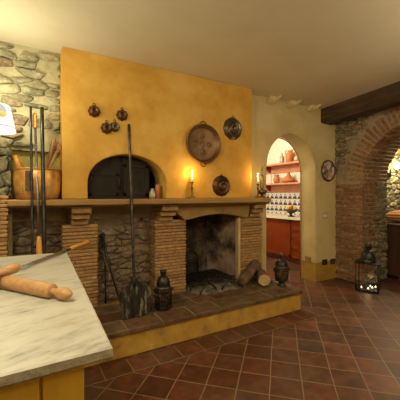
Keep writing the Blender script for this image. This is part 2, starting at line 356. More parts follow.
def clip(poly, px, py, nx, ny):
    out = []
    for i in range(len(poly)):
        a = poly[i]; b = poly[(i + 1) % len(poly)]
        da = (a[0] - px) * nx + (a[1] - py) * ny; db = (b[0] - px) * nx + (b[1] - py) * ny
        if da <= 0: out.append(a)
        if (da < 0) != (db < 0) and da != db:
            t = da / (da - db); out.append((a[0] + (b[0] - a[0]) * t, a[1] + (b[1] - a[1]) * t))
    return out
def rubble(mb, fn, u0, u1, v0, v1, cu, cv, gap, depth, seed, skip=None, mi=0, keep=1.0, clipper=None):
    """irregular field stones set in a wall: jittered cells, rounded and humped"""
    rnd = random.Random(seed); nu = max(1, round((u1 - u0) / cu)); nv = max(1, round((v1 - v0) / cv))
    su = (u1 - u0) / nu; sv = (v1 - v0) / nv; P = []
    for j in range(-1, nv + 1):
        sh = rnd.random() * su
        for i in range(-1, nu + 1):
            P.append((u0 + (i + .5 + rnd.uniform(-.45, .45)) * su + sh - su / 2, v0 + (j + .5 + rnd.uniform(-.42, .42)) * sv))
    k = su / sv
    for a in P:
        poly = [(u0, v0), (u1, v0), (u1, v1), (u0, v1)]
        for b in P:
            if b is a or abs(a[0] - b[0]) > 3 * su or abs(a[1] - b[1]) > 3 * sv: continue
            # cells measured with v stretched so that stones lie flat
            nx = (b[0] - a[0]) / (k * k); ny = (b[1] - a[1])
            poly = clip(poly, (a[0] + b[0]) / 2, (a[1] + b[1]) / 2, nx, ny)
            if len(poly) < 3: break
        if clipper and len(poly) >= 3: poly = clipper(poly)
        if len(poly) < 3: continue
        cx = sum(p[0] for p in poly) / len(poly); cy = sum(p[1] for p in poly) / len(poly)
        wu = max(p[0] for p in poly) - min(p[0] for p in poly); wv = max(p[1] for p in poly) - min(p[1] for p in poly)
        if wu < gap * 2.5 or wv < gap * 2.5 or rnd.random() > keep: continue
        if skip and any(skip(*p) for p in poly): continue
        fu = 1 - gap / wu; fv = 1 - gap / wv
        ring = [(cx + (p[0] - cx) * fu, cy + (p[1] - cy) * fv) for p in poly]
        for it in range(2):
            cu_ = .24 if it else .16; r2 = []
            for i in range(len(ring)):
                p = ring[i]; q = ring[(i + 1) % len(ring)]
                r2 += [(p[0] * (1 - cu_) + q[0] * cu_, p[1] * (1 - cu_) + q[1] * cu_), (p[0] * cu_ + q[0] * (1 - cu_), p[1] * cu_ + q[1] * (1 - cu_))]
            ring = r2
        n = len(ring); dd = depth * rnd.uniform(.45, 1.15); tu, tv = rnd.uniform(-.3, .3), rnd.uniform(-.3, .3); vs = []
        for sc, dp in ((1, -.01), (.985, .5), (.92, .92), (.5, 1.0)):
            for p in ring:
                x = cx + (p[0] - cx) * sc; y = cy + (p[1] - cy) * sc
                nz = noise.noise((x * 16, y * 30, seed)) * .55; x += noise.noise((x * 40, y * 40, seed + 5)) * .008; y += noise.noise((x * 40, y * 40, seed + 9)) * .006
                t = 1 + tu * (p[0] - cx) / wu * 2 + tv * (p[1] - cy) / wv * 2 + nz
                vs.append(fn(x, y, dd * dp * max(.2, t)))
        vs.append(fn(cx, cy, dd * (1 + noise.noise((cx * 22, cy * 22, seed)) * .3)))
        fs = [(r * n + i, r * n + (i + 1) % n, (r + 1) * n + (i + 1) % n, (r + 1) * n + i) for r in range(3) for i in range(n)]
        fs += [(3 * n + i, 3 * n + (i + 1) % n, 4 * n) for i in range(n)]
        mb.add(vs, fs, mi, True)
def bricks(mb, fn, u0, u1, v0, v1, bw, bh, gap, depth, seed, mi=0, ch=.003):
    rnd = random.Random(seed); nr = max(1, round((v1 - v0) / bh)); h = (v1 - v0) / nr
    for j in range(nr):
        u = u0 - (bw * .5 if j % 2 else 0)
        while u < u1 - .012:
            w = bw * rnd.uniform(.85, 1.12); a = max(u, u0); b = min(u + w, u1); u += w
            if b - a < .02: continue
            g = gap / 2; dz = rnd.uniform(-.002, .002); dp = depth * rnd.uniform(.5, 1.15)
            x0, x1, y0, y1 = a + (g if a > u0 else 0), b - (g if b < u1 else 0), v0 + j * h + g + dz, v0 + (j + 1) * h - g + dz
            e = min(.005, dp * .7)
            base = [(x0, y0), (x1, y0), (x1, y1), (x0, y1)]; top = [(x0 + e, y0 + e), (x1 - e, y0 + e), (x1 - e, y1 - e), (x0 + e, y1 - e)]
            vs = [fn(p, q, -.02) for p, q in base] + [fn(p, q, dp - e) for p, q in base] + [fn(p, q, dp) for p, q in top]
            fs = [(0, 3, 2, 1), (8, 9, 10, 11)] + [(r * 4 + i, r * 4 + (i + 1) % 4, r * 4 + 4 + (i + 1) % 4, r * 4 + 4 + i) for r in (0, 1) for i in range(4)]
            mb.add(vs, fs, mi)

# ------------------------------------------------------------------ room shell
XL, YF = -1.9, -1.8
struct(MB().lo((XL - .2, YF - .2, -.15), (7.2, 5.9, 0)).build('floor', 'floor'))
struct(MB().lo((-.5, 2.165, -.01), (2.97, 2.372, .003)).build('trim_1', 'border'))
struct(MB().lo((XL - .2, YF - .2, CZ), (7.2, 5.9, CZ + .15)).build('ceiling', 'ceil'))
struct(MB().lo((XL - .2, YF, 0), (XL, 3.9, CZ)).build('wall_left', 'cream'))
struct(MB().lo((XL - .2, YF - .2, 0), (4.95, YF, CZ)).build('wall_front', 'cream'))

# left stretch of the back wall: rubble stone with a plastered niche over the mantel
NX0, NX1, NZ1 = -.075, .298, 1.69
b = MB(); YW = 3.06
b.lo((XL, YW, 0), (NX0, 3.9, CZ)); b.lo((NX0, YW, NZ1), (NX1 + .1, 3.9, CZ)); b.lo((NX0, YW + .12, 0), (NX1 + .1, 3.9, MZ)); b.lo((NX0, 3.12, MZ), (NX1 + .1, 3.9, NZ1), mi=2)
fn = yface(YW)
def wave_top(poly): return clip(poly, 0, 2.575, .02, 1)
rubble(b, fn, -1.5, .30, 1.29, 2.59, .18, .070, .012, .032, 3, mi=1, keep=.88, clipper=lambda p: wave_top(p), skip=lambda u, v: u > NX0 and v < NZ1)
rubble(b, fn, -.30, NX0, 1.29, 1.70, .14, .10, .010, .09, 21, mi=1)
struct(b.build('wall_back', ['mortar', 'stone', mottled('niche_plaster', [(.3, (.42, .33, .08)), (.7, (.54, .44, .13))], 5, .85)]))

# right stretch: cream plaster with the arched doorway
DX0, DX1, DSP = 2.815, 3.775, 1.66
b = MB(); YR = 3.05
arch_wall(b, yface(YR), 2.44, 4.30, 0, CZ, DX0, DX1, DSP, .50, 0, -.28)
b.lo((4.30, YR, 0), (7.2, YR + .28, CZ))
b.lo((2.3, YR + .18, 0), (2.44, YR + .28, CZ))
o = struct(b.build('wall_right_plaster', 'cream')); o.name = 'wall_back.001'
o.modifiers.new('soft edges', 'BEVEL').width = .02; o.modifiers[0].segments = 3; o.modifiers[0].angle_limit = math.radians(50)
b = MB(); b.lo((DX1 + .002, YR - .006, 0), (4.262, YR + .001, .285)); b.lo((DX1 - .006, YR - .006, 0), (DX1 + .002, YR + .28, .285))
struct(b.build('baseboard_back', 'dado'))
# a thin iron frame edge round the far side of the doorway
b = MB(); pts = [(DX1 - .008, YR + .27, 0), (DX1 - .008, YR + .27, DSP)] + [((DX0 + DX1) / 2 + (.472) * math.cos(PI * i / 20), YR + .27, DSP + .492 * math.sin(PI * i / 20)) for i in range(21)]
b.tube(pts, .008, 6); struct(b.build('trim_2', 'wood_brown'))

# kitchen beyond the doorway
KX = 4.97
struct(MB().lo((KX, YR + .28, 0), (KX + .2, 5.9, CZ)).build('wall_kitchen_right', 'white'))
struct(MB().lo((2.2, 5.7, 0), (KX, 5.9, CZ)).build('wall_kitchen_back', 'white'))
struct(MB().lo((2.3, YR + .28, 0), (2.5, 5.7, CZ)).build('wall_kitchen_left', 'white'))
struct(MB().lo((KX - .012, YR + .3, .872), (KX + .001, 5.68, 1.50)).build('trim_3', 'tiles'))

# right wall: stone and brick pier and the brick arch towards the next room
RX, RXB = 4.26, 4.91
AY, AR, ASP, RO = 1.87, .75, 1.50, 1.0
b = MB(); fx = xface(RX)
arch_wall(b, fx, YF, YR - .001, 0, CZ - .001, AY - AR - .012, AY + AR + .012, ASP, AR + .012, 0, -(RXB - RX), 40)
rubble(b, fx, AY + AR, YR, 1.47, CZ, .14, .072, .012, .04, 5, mi=1, skip=lambda u, v: math.hypot(u - AY, v - ASP) < RO + .01)
rubble(b, fx, .3, AY + AR, ASP, CZ, .14, .072, .012, .04, 6, mi=1, skip=lambda u, v: math.hypot(u - AY, v - ASP) < RO + .01)
rubble(b, fx, -1.2, AY - AR - .01, 0, ASP, .16, .09, .012, .04, 7, mi=1)
bricks(b, fx, AY + AR - .004, YR, 0, 1.47, .24, .062, .014, .022, 9, mi=2)
jf = lambda u, v, d: (u, AY + AR + .012 - d, v)         # the jamb that faces the camera
for (z0, z1, kind) in ((0, .18, 's'), (.18, .42, 'b'), (.42, .62, 's'), (.62, .80, 'b'), (.80, .94, 's'), (.94, ASP, 'b')):
    if kind == 'b':
        bricks(b, jf, RX - .01, RX + .34, z0, z1, .22, .062, .014, .02, int(z0 * 100), mi=2)
        rubble(b, jf, RX + .34, RXB, z0, z1, .15, .085, .012, .028, int(z0 * 77), mi=1)
    else: rubble(b, jf, RX - .01, RXB, z0, z1, .17, .085, .012, .03, int(z0 * 55) + 2, mi=1)
rnd = random.Random(4); nv = 40
for i in range(nv):
    a = PI * (i + .5) / nv
    m3 = Matrix.Rotation(0, 3, 'X')
    ca, sa = math.cos(a), math.sin(a)
    rot = Matrix(((1, 0, 0), (0, ca, -sa), (0, sa, ca)))
    x = RX - .014
    while x < RXB:
        L = rnd.uniform(.20, .30) if x > RX else rnd.uniform(.12, .26)
        x2 = min(x + L, RXB); ri = AR + rnd.uniform(-.010, .008); ro = RO + rnd.uniform(-.03, .02)
        rm = (ri + ro) / 2
        b.box(((x + x2) / 2, AY + ca * rm, ASP + sa * rm), (x2 - x - .010, ro - ri, PI * ri / nv - .016), mi=2, ch=.004, mat=rot)
        x = x2
struct(b.build('wall_right', ['mortar_pier', 'stone_grey', 'redbrick']))

# room beyond the arch
b = MB(); b.lo((7.0, -.5, 0), (7.2, YR, CZ))
struct(b.build('wall_parlour_right', 'mortar'))
struct(MB().lo((RXB, -.7, 0), (7.2, -.5, CZ)).build('wall_parlour_front', 'mortar'))
b = MB(); b.lo((RXB, YR - .04, 0), (7.0, YR - .001, CZ)); rubble(b, yface(YR - .04), RXB + .02, 7.0, .8, CZ, .17, .10, .018, .045, 15, mi=1)
# relieving arch of pinkish bricks in that wall
for i in range(22):
    a = PI * (i + .5) / 22; ca, sa = math.cos(a), math.sin(a); rot = Matrix(((ca, 0, -sa), (0, 1, 0), (sa, 0, ca)))
    b.box((5.95 + ca * .52, YR - .08, 1.68 + sa * .52), (.22, .10, .055), mi=2, ch=.004, mat=rot)
struct(b.build('wall_parlour_back', ['mortar', 'stone', 'tilebrick']))

# ------------------------------------------------------------------ ceiling beam and brackets
bx = lambda y: 3.90 - .155 * (YR - y)
b = MB(); n = 26; vs = []
for i in range(n + 1):
    y = YR - .0 + (YF - YR) * i / n
    for (dx, z) in ((0, CZ + .02), (0, 2.41), (.03, 2.385), (.23, 2.385), (.25, 2.41), (.25, CZ + .02)):
        w = .010 * noise.noise((dx * 9, y * 2.4, z * 4)); vs.append((bx(y) + dx + w, y, z + w))
fs = [(i * 6 + j, i * 6 + (j + 1) % 6, (i + 1) * 6 + (j + 1) % 6, (i + 1) * 6 + j) for i in range(n) for j in range(6)] + [tuple(range(6)), tuple(n * 6 + j for j in range(6))]
b.add(vs, fs)
tag(b.build('ceiling_beam', 'beam'), 'dark rough wooden beam running under the ceiling above the brick arch', 'beam')
br = thing('ceiling_bracket', (2.86, YR, CZ), 'plaster rafter bracket under the ceiling, nearest the yellow chimney breast', 'bracket', 'plaster brackets under the ceiling')
b = MB(); b.prism([(-.0, 0), (.0, -.085), (.03, -.085), (.09, -.05), (.10, 0)], lambda u, v, d: (d, -u, v), -.065, .035); b.build('block', 'cream', br, .008)
b = MB(); b.prism([(-.0, 0), (.0, -.075), (.05, -.07), (.16, -.02), (.17, 0)], lambda u, v, d: (d, -u, v), .035, .07); b.build('rib', 'cream', br, .008)
dup(br, (3.235, YR, CZ), 'plaster rafter bracket under the ceiling, the middle one above the arched doorway')
dup(br, (3.64, YR, CZ), 'plaster rafter bracket under the ceiling, right beside the dark beam')

# ------------------------------------------------------------------ fireplace
fp = thing('fireplace', (0, 3.0, 0), 'ochre plaster fireplace with raised hearth, brick piers, mantel and arched oven mouth', 'fireplace')
FL = Vector((0, -3.0, 0))                                # parts are written in room coordinates
def fpart(mb, name, mats, bevel=0): return mb.build(name, mats, fp, bevel, FL)
# hearth
b = MB(); b.lo((-.5, 2.405, 0), (2.735, 3.2, HZ - .035)); hearth = fpart(b, 'hearth', 'hearthpaint', .006)
b = MB(); b.lo((-.5, 2.39, HZ - .036), (2.75, 3.02, HZ - .004), mi=0)
rnd = random.Random(2); x = -.5
while x < 2.75:
    w = rnd.uniform(.27, .33); x2 = min(2.752, x + w)
    b.lo((x + .004, 2.38, HZ - .04), (x2 - .004, 2.60, HZ + rnd.uniform(-.002, .001)), mi=1, ch=.006); x = x2
x = -.5
while x < 2.73:
    w = rnd.uniform(.19, .24); x2 = min(2.74, x + w)
    for (ya, yb) in ((2.605, 2.80), (2.805, 3.0)): b.lo((x + .003, ya, HZ - .03), (x2 - .003, yb, HZ + rnd.uniform(-.003, 0)), mi=1, ch=.004)
    x = x2
b.build('hearth_slab', ['mortar_dark', 'hslab_isl'], hearth)
# piers of thin bricks
def pier(u0, u1, z0, z1, y0, seed):
    b = MB(); b.lo((u0 + .012, y0 + .012, z0), (u1 - .012, 3.22, z1)); rnd = random.Random(seed)
    nr = round((z1 - z0) / .0335); h = (z1 - z0) / nr
    for j in range(nr):
        e = [rnd.uniform(-.005, .005) for _ in range(3)]
        z = z0 + j * h; cut = rnd.choice([None, None, None, rnd.uniform(.3, .7)])
        segs = [(u0, u1)] if cut is None else [(u0, u0 + (u1 - u0) * cut - .004), (u0 + (u1 - u0) * cut + .004, u1)]
        for (p, q) in segs:
            b.box(((p + q) / 2 + e[0], (y0 + 3.2) / 2 + e[1], z + h / 2), (q - p, 3.2 - y0, h - .008), mi=1, ch=.004)
    return fpart(b, 'brick_pier', ['mortar_dark', 'tilebrick'])
pier(.312, .624, HZ, 1.025, 3.0, 1); pier(1.205, 1.573, HZ, 1.03, 3.0, 2); pier(2.327, 2.69, HZ, 1.04, 3.0, 3)
pier(-.52, -.10, .0, 1.30, 2.83, 4)
# stepped brick corbels that carry the mantel
for (u0, u1) in ((.385, .53), (1.24, 1.40), (2.46, 2.62)):
    b = MB()
    for k, (y, z0, z1) in enumerate(((2.965, 1.025, 1.075), (2.91, 1.08, 1.13), (2.86, 1.135, 1.19))):
        b.lo((u0 - .006 * k, y, z0), (u1 + .006 * k, 3.2, z1), ch=.006)
    b.lo((u0 - .02, 2.83, 1.19), (u1 + .02, 3.2, 1.21))
    fpart(b, 'corbel', 'corbel')
# rubble behind the piers and above them
b = MB(); RP = 3.17
for (u0, u1) in ((-.12, .33), (.60, 1.23)):
    b.lo((u0, RP, 0), (u1, 3.3, 1.21)); rubble(b, yface(RP), u0, u1, HZ, 1.06, .16, .058, .006, .032, int(u0 * 50) + 60, mi=1, keep=.9)
    b.lo((u0, RP - .03, 1.06), (u1, 3.3, 1.215), mi=2)
b.lo((.31, RP - .02, 1.02), (.63, 3.3, 1.215), mi=2); b.lo((1.2, RP - .05, 1.02), (1.30, 3.3, 1.215), mi=2)
fpart(b, 'rubble_panel', ['mortar_dark', 'stone_brown', 'mortar_dark'])
# lintel with a shallow arched underside
b = MB(); w0, w1 = 1.573, 2.327; n = 16
low = [(w0 + (w1 - w0) * i / n, 1.03 + .05 * math.sin(PI * i / n)) for i in range(n + 1)]
poly = [(1.46, 1.085), (1.30, 1.16), (1.30, 1.208), (2.43, 1.208), (2.42, 1.12), (2.40, 1.03)] + low[::-1] + [(1.52, 1.03)]
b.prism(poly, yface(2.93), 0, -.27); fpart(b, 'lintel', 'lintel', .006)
# firebox
b = MB()
b.lo((w0 - .1, 3.56, HZ - .02), (w1 + .2, 3.66, 1.6), mi=0)
b.prism([(w0, 3.0), (w0, 3.2), (w0 + .03, 3.57), (w0 - .12, 3.57), (w0 - .12, 3.2)], lambda u, v, d: (u, v, d), HZ - .02, 1.6, mi=0)
b.prism([(w1, 3.02), (w1 - .02, 3.2), (w1 - .14, 3.57), (w1 + .2, 3.57), (w1 + .02, 3.2)], lambda u, v, d: (u, v, d), HZ - .02, 1.6, mi=1)
b.lo((w0 - .1, 3.19, 1.10), (w1 + .2, 3.21, 1.6)); b.lo((w0 - .1, 3.2, 1.58), (w1 + .2, 3.66, 1.62)); b.lo((w0 - .1, 3.0, HZ - .03), (w1 + .1, 3.66, HZ - .001), mi=2)
fpart(b, 'firebox', ['soot', 'sootwall', 'ash'])
b = MB(); b.lo((w1 - .035, 2.985, HZ), (w1 - .002, 3.05, 1.03)); fpart(b, 'jamb_strip', 'cream', .006)
# mantel shelf
b = MB(); b.prism([(-.10, 2.785), (2.645, 2.785), (2.62, 3.04), (2.44, 3.3), (-.10, 3.36)], lambda u, v, d: (u, v, d), 1.21, MZ)
mantel = fpart(b, 'mantel_shelf', 'mantel', .008)
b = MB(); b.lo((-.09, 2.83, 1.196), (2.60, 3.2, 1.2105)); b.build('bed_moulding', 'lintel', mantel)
# chimney breast with the arched oven mouth
OX0, OX1 = .515, 1.29
b = MB(); arch_wall(b, yface(2.9), .30, 2.43, MZ, CZ - .001, OX0, OX1, 1.42, .275, 0, -.30, 30)
breast = fpart(b, 'chimney_breast', 'ochre', .012)
b = MB(); b.lo((OX0 - .1, 3.2, MZ), (OX0, 3.62, 1.75)); b.lo((OX1, 3.2, MZ), (OX1 + .1, 3.62, 1.75)); b.lo((OX0 - .1, 3.6, MZ), (OX1 + .1, 3.68, 1.75)); b.lo((OX0 - .1, 3.2, 1.72), (OX1 + .1, 3.68, 1.78)); b.lo((OX0 - .1, 3.19, MZ - .02), (OX1 + .1, 3.68, MZ + .002))
fpart(b, 'oven_chamber', 'soot')

# iron doors closing the oven mouth, set back in the arch
OD = Vector((.86, .06, MZ))
def arch_top(x): 
    t = (x + .86 - (OX0 + OX1) / 2) / ((OX1 - OX0) / 2); return 1.42 - MZ + .275 * math.sqrt(max(0, 1 - t * t)) - .008
def leaf(x0, x1):
    pts = [(x0, .004)] + [(x0 + (x1 - x0) * i / 14, arch_top(x0 + (x1 - x0) * i / 14)) for i in range(15)] + [(x1, .004)]
    b = MB(); b.prism(pts, lambda u, v, d: (u, -d, v), 0, .016); lf = b.build('oven_door', 'oven_iron', fp, .003, OD)
    b = MB(); h = min(arch_top(x0 + .04), arch_top(x1 - .04)) - .03
    for (a, c) in (((x0 + .02, .03), (x0 + .05, h)), ((x1 - .05, .03), (x1 - .02, h)), ((x0 + .02, .03), (x1 - .02, .06)), ((x0 + .02, h - .03), (x1 - .02, h))):
        b.lo((a[0], -.026, a[1]), (c[0], -.012, c[1]))
    b.build('door_frame', 'oven_iron', lf, .003); return lf
l1 = leaf(-.335, -.005); l2 = leaf(.0, .30)
b = MB(); b.tube([(-.03, -.02, .10), (-.03, -.05, .11), (-.03, -.05, .20), (-.03, -.02, .21)], .007, 8); b.build('door_handle', 'ironrust', l1)
jar = MB().lathe([(.001, 0), (.030, 0), (.036, .03), (.03, .07), (.018, .085), (.02, .105), (.001, .105)], 20).build('small_jar', 'tin_pale', None, 0, (1.17, 2.985, MZ))
tag(jar, 'small pale pewter jar standing at the right inside the oven mouth', 'jar')
# narrow terracotta tube beside it, put in for the candle-lit reveal
tub = MB().lathe([(.001, 0), (.024, 0), (.026, .12), (.022, .15), (.001, .15)], 18).build('lit_reveal_tube', 'terracotta', None, 0, (1.235, 3.0, MZ))
tag(tub, 'slim clay tube put in for the candle-lit right side of the oven mouth', 'bottle')

# ------------------------------------------------------------------ things on the chimney breast
BM = align((0, -1, 0))                                   # lathe axis out of the wall
def hung(name, x, z, r, prof, mat, label, cat, group=None, nf=0, fl=0, y=2.9):
    t = thing(name, (x, y, z), label, cat, group)
    b = MB(); b.lathe([(p * r, d) for p, d in prof], 40, BM, 0, True, 2 * PI, 0, fl, nf); b.build('bowl', mat, t); return t
moldp = [(.001, 0), (1, 0), (1.0, .014), (.92, .022), (.82, .045), (.55, .058), (.30, .050), (.16, .030), (.001, .028)]
mt = hung('copper_mould', .567, 2.066, .052, moldp, 'copper_dark', 'small fluted copper mould hung on the yellow breast, leftmost of the four', 'mould', 'small copper moulds', 8, .07)
def ring(t, r, mat='copper_dark', rr=.012):
    b = MB(); b.tube([(rr * math.cos(2 * PI * i / 14), -.012, r + rr * .8 + rr * math.sin(2 * PI * i / 14)) for i in range(14)], .0032, 6, closed=True); b.build('hanging_ring', mat, t)
ring(mt, .052)
dup(mt, (.824, 2.9, 2.063), 'small fluted copper mould hung just left of the tall peel tip')
dup(mt, (.680, 2.9, 1.924), 'small fluted copper mould in the lower pair, the left one in front')
m4 = hung('copper_mould', .755, 1.945, .046, [(p, d * .8) for p, d in moldp], 'tin', 'dull grey mould in the lower pair, partly behind the left one', 'mould', 'small copper moulds', 8, .04)
ring(m4, .046, 'tin')
pan = hung('copper_pan', 1.72, 1.863, .212, [(.001, .012), (.80, .012), (.90, .018), (.96, .058), (1.0, .062), (1.03, .056), (.99, .03), (.94, .001), (.001, .001)], 'pan', 'large round copper pan with five bosses hung on the yellow breast', 'pan')
b = MB()
for (dx, dz) in ((0, 0), (.085, 0), (-.085, 0), (0, .085), (0, -.085)):
    b.lathe([(.032, .010), (.030, .017), (.020, .020), (.012, .016), (.001, .026)], 18, Matrix.Translation((dx, 0, dz)) @ BM)
b.build('boss', 'pan', pan)
for sgn in (1, -1):
    b = MB(); b.tube([(.035 * math.cos(PI * i / 10), -.03, sgn * (.216 + .032 * math.sin(PI * i / 10))) for i in range(11)], .006, 8); b.build('handle', 'tin', pan)
bund = [(.001, .03), (.18, .034), (.26, .058), (.42, .060), (.50, .034), (.58, .028), (.70, .052), (.80, .050), (.88, .016), (1, .014), (1.02, .004), (.98, 0), (.001, 0)]
m5 = hung('ring_mould', 2.135, 2.078, .128, bund, 'tin', 'dark ringed baking mould hung high at the right of the large pan', 'mould', None, 10, .02)
ring(m5, .128, 'tin', .014)
m6 = hung('ring_mould', 1.975, 1.405, .118, bund, 'copper_dark', 'dark copper ringed mould hung low, just above the mantel', 'mould', None, 12, .02)
ring(m6, .112, 'copper_dark', .012)

# candlesticks and candles on the mantel
def candlestick(x, y, label, clabel):
    t = thing('candlestick', (x, y, MZ), label, 'candlestick', 'candlesticks on the mantel')
    b = MB(); b.lathe([(.001, 0), (.046, 0), (.046, .006), (.034, .012), (.016, .018), (.009, .032), (.012, .045), (.008, .055), (.007, .10), (.013, .108), (.013, .118), (.007, .126), (.0065, .155), (.010, .16), (.015, .164), (.015, .170), (.009, .172), (.001, .172)], 24)
    b.build('stem', 'brass', t)
    MB().lathe([(.010, .166), (.030, .170), (.032, .174), (.010, .171)], 24).build('drip_pan', 'brass', t)
    c = tag(thing('candle', (x, y, MZ + .172), clabel, 'candle', 'candles on the mantel'), clabel, 'candle')
    MB().lathe([(.001, 0), (.010, 0), (.010, .066), (.006, .069), (.001, .068)], 16).build('wax', 'wax', c)
    MB().lathe([(.0005, .068), (.0045, .078), (.0062, .092), (.0045, .110), (.0005, .135)], 14).build('flame', 'flame', c)
    return t
candlestick(1.561, 2.842, 'dark brass candlestick on the mantel below the large copper pan', 'lit candle burning below the large copper pan')
candlestick(2.478, 2.842, 'dark brass candlestick at the right mantel end beside an oil lamp', 'lit candle burning at the right end of the mantel')
ol = thing('oil_lamp', (2.565, 2.865, MZ), 'tall old brass oil lamp with loop handle on the right mantel end', 'oil lamp')
MB().lathe([(.001, 0), (.055, 0), (.055, .008), (.04, .016), (.018, .026), (.014, .04), (.04, .052), (.058, .07), (.058, .085), (.04, .10), (.016, .108), (.010, .12), (.001, .12)], 26).build('oil_reservoir', 'brass', ol)
b = MB(); b.tube([(.03 * math.cos(a), 0, .19 + .10 * math.sin(a)) for a in [PI * 1.38 * i / 24 - PI * .19 for i in range(25)]], .006, 8)
b.tube([(-.024, 0, .137), (-.012, 0, .112)], .006, 8); b.tube([(.024, 0, .137), (.012, 0, .112)], .006, 8); b.tube([(0, 0, .10), (0, 0, .36)], .0045, 8); b.build('loop_handle', 'brass', ol)
MB().lathe([(.001, .31), (.012, .325), (.014, .34), (.007, .355), (.003, .39), (.001, .395)], 14).build('finial', 'brass', ol)
b = MB(); b.tube([(.03, 0, .082), (.07, 0, .09), (.09, 0, .10)], [.016, .010, .006], 8); b.build('spout', 'brass', ol)

# copper cauldron in the niche with its wooden utensils
pot = thing('copper_cauldron', (.115, 2.948, MZ), 'big copper cauldron holding wooden utensils on the left mantel end', 'pot')
po = [(.001, .0), (.135, .0), (.158, .012), (.172, .06), (.180, .13), (.181, .19), (.174, .235), (.172, .25), (.182, .256), (.178, .262), (.166, .256), (.166, .24), (.173, .19), (.171, .13), (.160, .05), (.14, .02), (.001, .014)]
OV = Matrix.Diagonal((1, .85, 1, 1)); MB().lathe(po, 44, OV).build('body', 'copper', pot)
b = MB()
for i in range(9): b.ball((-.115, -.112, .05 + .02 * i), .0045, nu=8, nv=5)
b.lo((-.095, -.147, .07), (-.055, -.125, .235), ch=.004); b.build('reflection_patch', 'tin', pot)  # tin patch and studs put in for the pale reflection on the copper
b = MB(); b.tube([(-.055, -.145, .225), (-.06, -.163, .215), (-.06, -.163, .16), (-.055, -.145, .15)], .006, 8); b.build('handle', 'ironrust', pot)
def stick(name, a, c, rs, mat, label, cat):
    a = Vector(a); c = Vector(c); t = thing(name, a, label, cat); n = len(rs)
    MB().tube([(c - a) * (i / (n - 1)) for i in range(n)], rs, 14).build('shaft', mat, t); return t
stick('rolling_pin', (.14, 2.97, 1.295), (.245, 2.985, 1.80), [.03, .032, .033, .034, .034, .033, .024, .018, .021, .018], 'wood_brown', 'thick brown wooden pestle standing upright in the copper cauldron', 'pestle')
bpy.data.objects['rolling_pin'].name = 'wooden_pestle'
sp = stick('wooden_spoon', (.10, 2.92, 1.28), (.272, 2.93, 1.70), [.011, .011, .012, .013, .014], 'wood_brown', 'brown wooden spoon leaning to the right in the copper cauldron', 'spoon')
b = MB(); b.ball((.178, .01, .435), .034, (.75, .5, 1.25)); b.build('spoon_bowl', 'wood_brown', sp)
stick('wooden_masher', (.06, 2.95, 1.28), (-.05, 2.93, 1.63), [.017, .018, .019, .024, .02], 'wood_orange', 'pale orange wooden handle leaning left in the copper cauldron', 'utensil')

# ------------------------------------------------------------------ long oven tools leaning on the mantel
def lean(name, x0, x1, ztop, r, mat, label, cat, group, y0=2.62):
    k = (2.768 - y0) / (MZ - HZ); yt = y0 + k * (ztop - HZ)
    t = thing(name, (x0, y0, HZ), label, cat, group); top = Vector((x1 - x0, yt - y0, ztop - HZ))
    return t, top
t, top = lean('oven_rake', .072, .060, 2.03, .012, 'iron', 'black iron rod on the hearth, leftmost of the three leaning tools', 'oven tool', 'long oven tools leaning on the mantel')
MB().tube([top * (i / 12) for i in range(13)], .0095, 10).build('shaft', 'iron', t)
MB().box((0, -.0, .03), (.07, .012, .05), ch=.003).build('rake_head', 'iron', t)
t, top = lean('oven_brush', .130, .090, 1.985, .01, 'steel', 'grey steel rod with orange wooden grips at both ends', 'oven tool', 'long oven tools leaning on the mantel', 2.575)
MB().tube([top * .38, top * .93], .010, 10).build('shaft', 'steel', t)
MB().tube([top * f for f in (.0, .02, .30, .38, .41, .425)], [.018, .022, .022, .022, .018, .012], 14).build('lower_grip', 'wood_orange', t)
MB().tube([top * f for f in (.925, .935, .96, .985, 1)], [.012, .016, .015, .019, .012], 14).build('upper_grip', 'wood_orange', t)
t, top = lean('oven_poker', .155, .142, 2.035, .013, 'iron', 'thick black iron poker, rightmost of the three leaning tools', 'oven tool', 'long oven tools leaning on the mantel')
MB().tube([top * (i / 12) for i in range(13)], .015, 10).build('shaft', 'iron', t)
MB().tube([(0, 0, .012), (.03, -.03, .016), (.05, -.05, .05)], .012, 8).build('hook', 'iron', t)
# ash shovel with a broad blade
t, top = lean('oven_shovel', .855, .893, 1.985, .013, 'iron', 'tall iron oven shovel with broad blackened blade leaning on the mantel', 'oven shovel', None, 2.585)
dirv = top.normalized(); L = top.length
MB().tube([dirv * (.27 + (L - .27) * i / 12) for i in range(13)], .0125, 10).build('shaft', 'ironrust', t)
b = MB(); side = Vector((1, -.05, 0)).normalized(); nrm = side.cross(dirv).normalized()
out = [(-.115, .0), (-.12, .10), (-.145, .20), (-.10, .265), (-.05, .29), (-.02, .335), (.02, .335), (.05, .29), (.10, .27), (.15, .22), (.15, .10), (.145, .03), (.05, .0)]
def fb(u, v, d): return side * u + dirv * v + nrm * (d + .25 * u * u)
b.prism(out, fb, -.004, .004); b.tube([fb(0, .24, -.008), fb(0, .30, -.006), fb(0, .36, 0)], [.014, .02, .016], 10)
b.build('blade', 'blade', t)
# fire tongs
tg = thing('fire_tongs', (.76, 3.08, HZ), 'black iron fire tongs leaning in the corner beside the brick pier', 'fire tongs')
hd = Vector((-.07, .035, .66))
for (fx_, fy) in ((-.05, -.02), (.085, -.05)):
    f = Vector((fx_, fy, .004)); m = (f + hd) * .5 + Vector((.012 if fx_ < 0 else -.012, 0, 0))
    MB().tube([f, f * .75 + m * .25, m, hd], [.012, .009, .009, .011], 8).build('arm', 'iron', tg)
b = MB(); b.ball(hd + Vector((0, 0, .01)), .024, (1.2, 1, .8)); b.build('hinge', 'iron', tg)

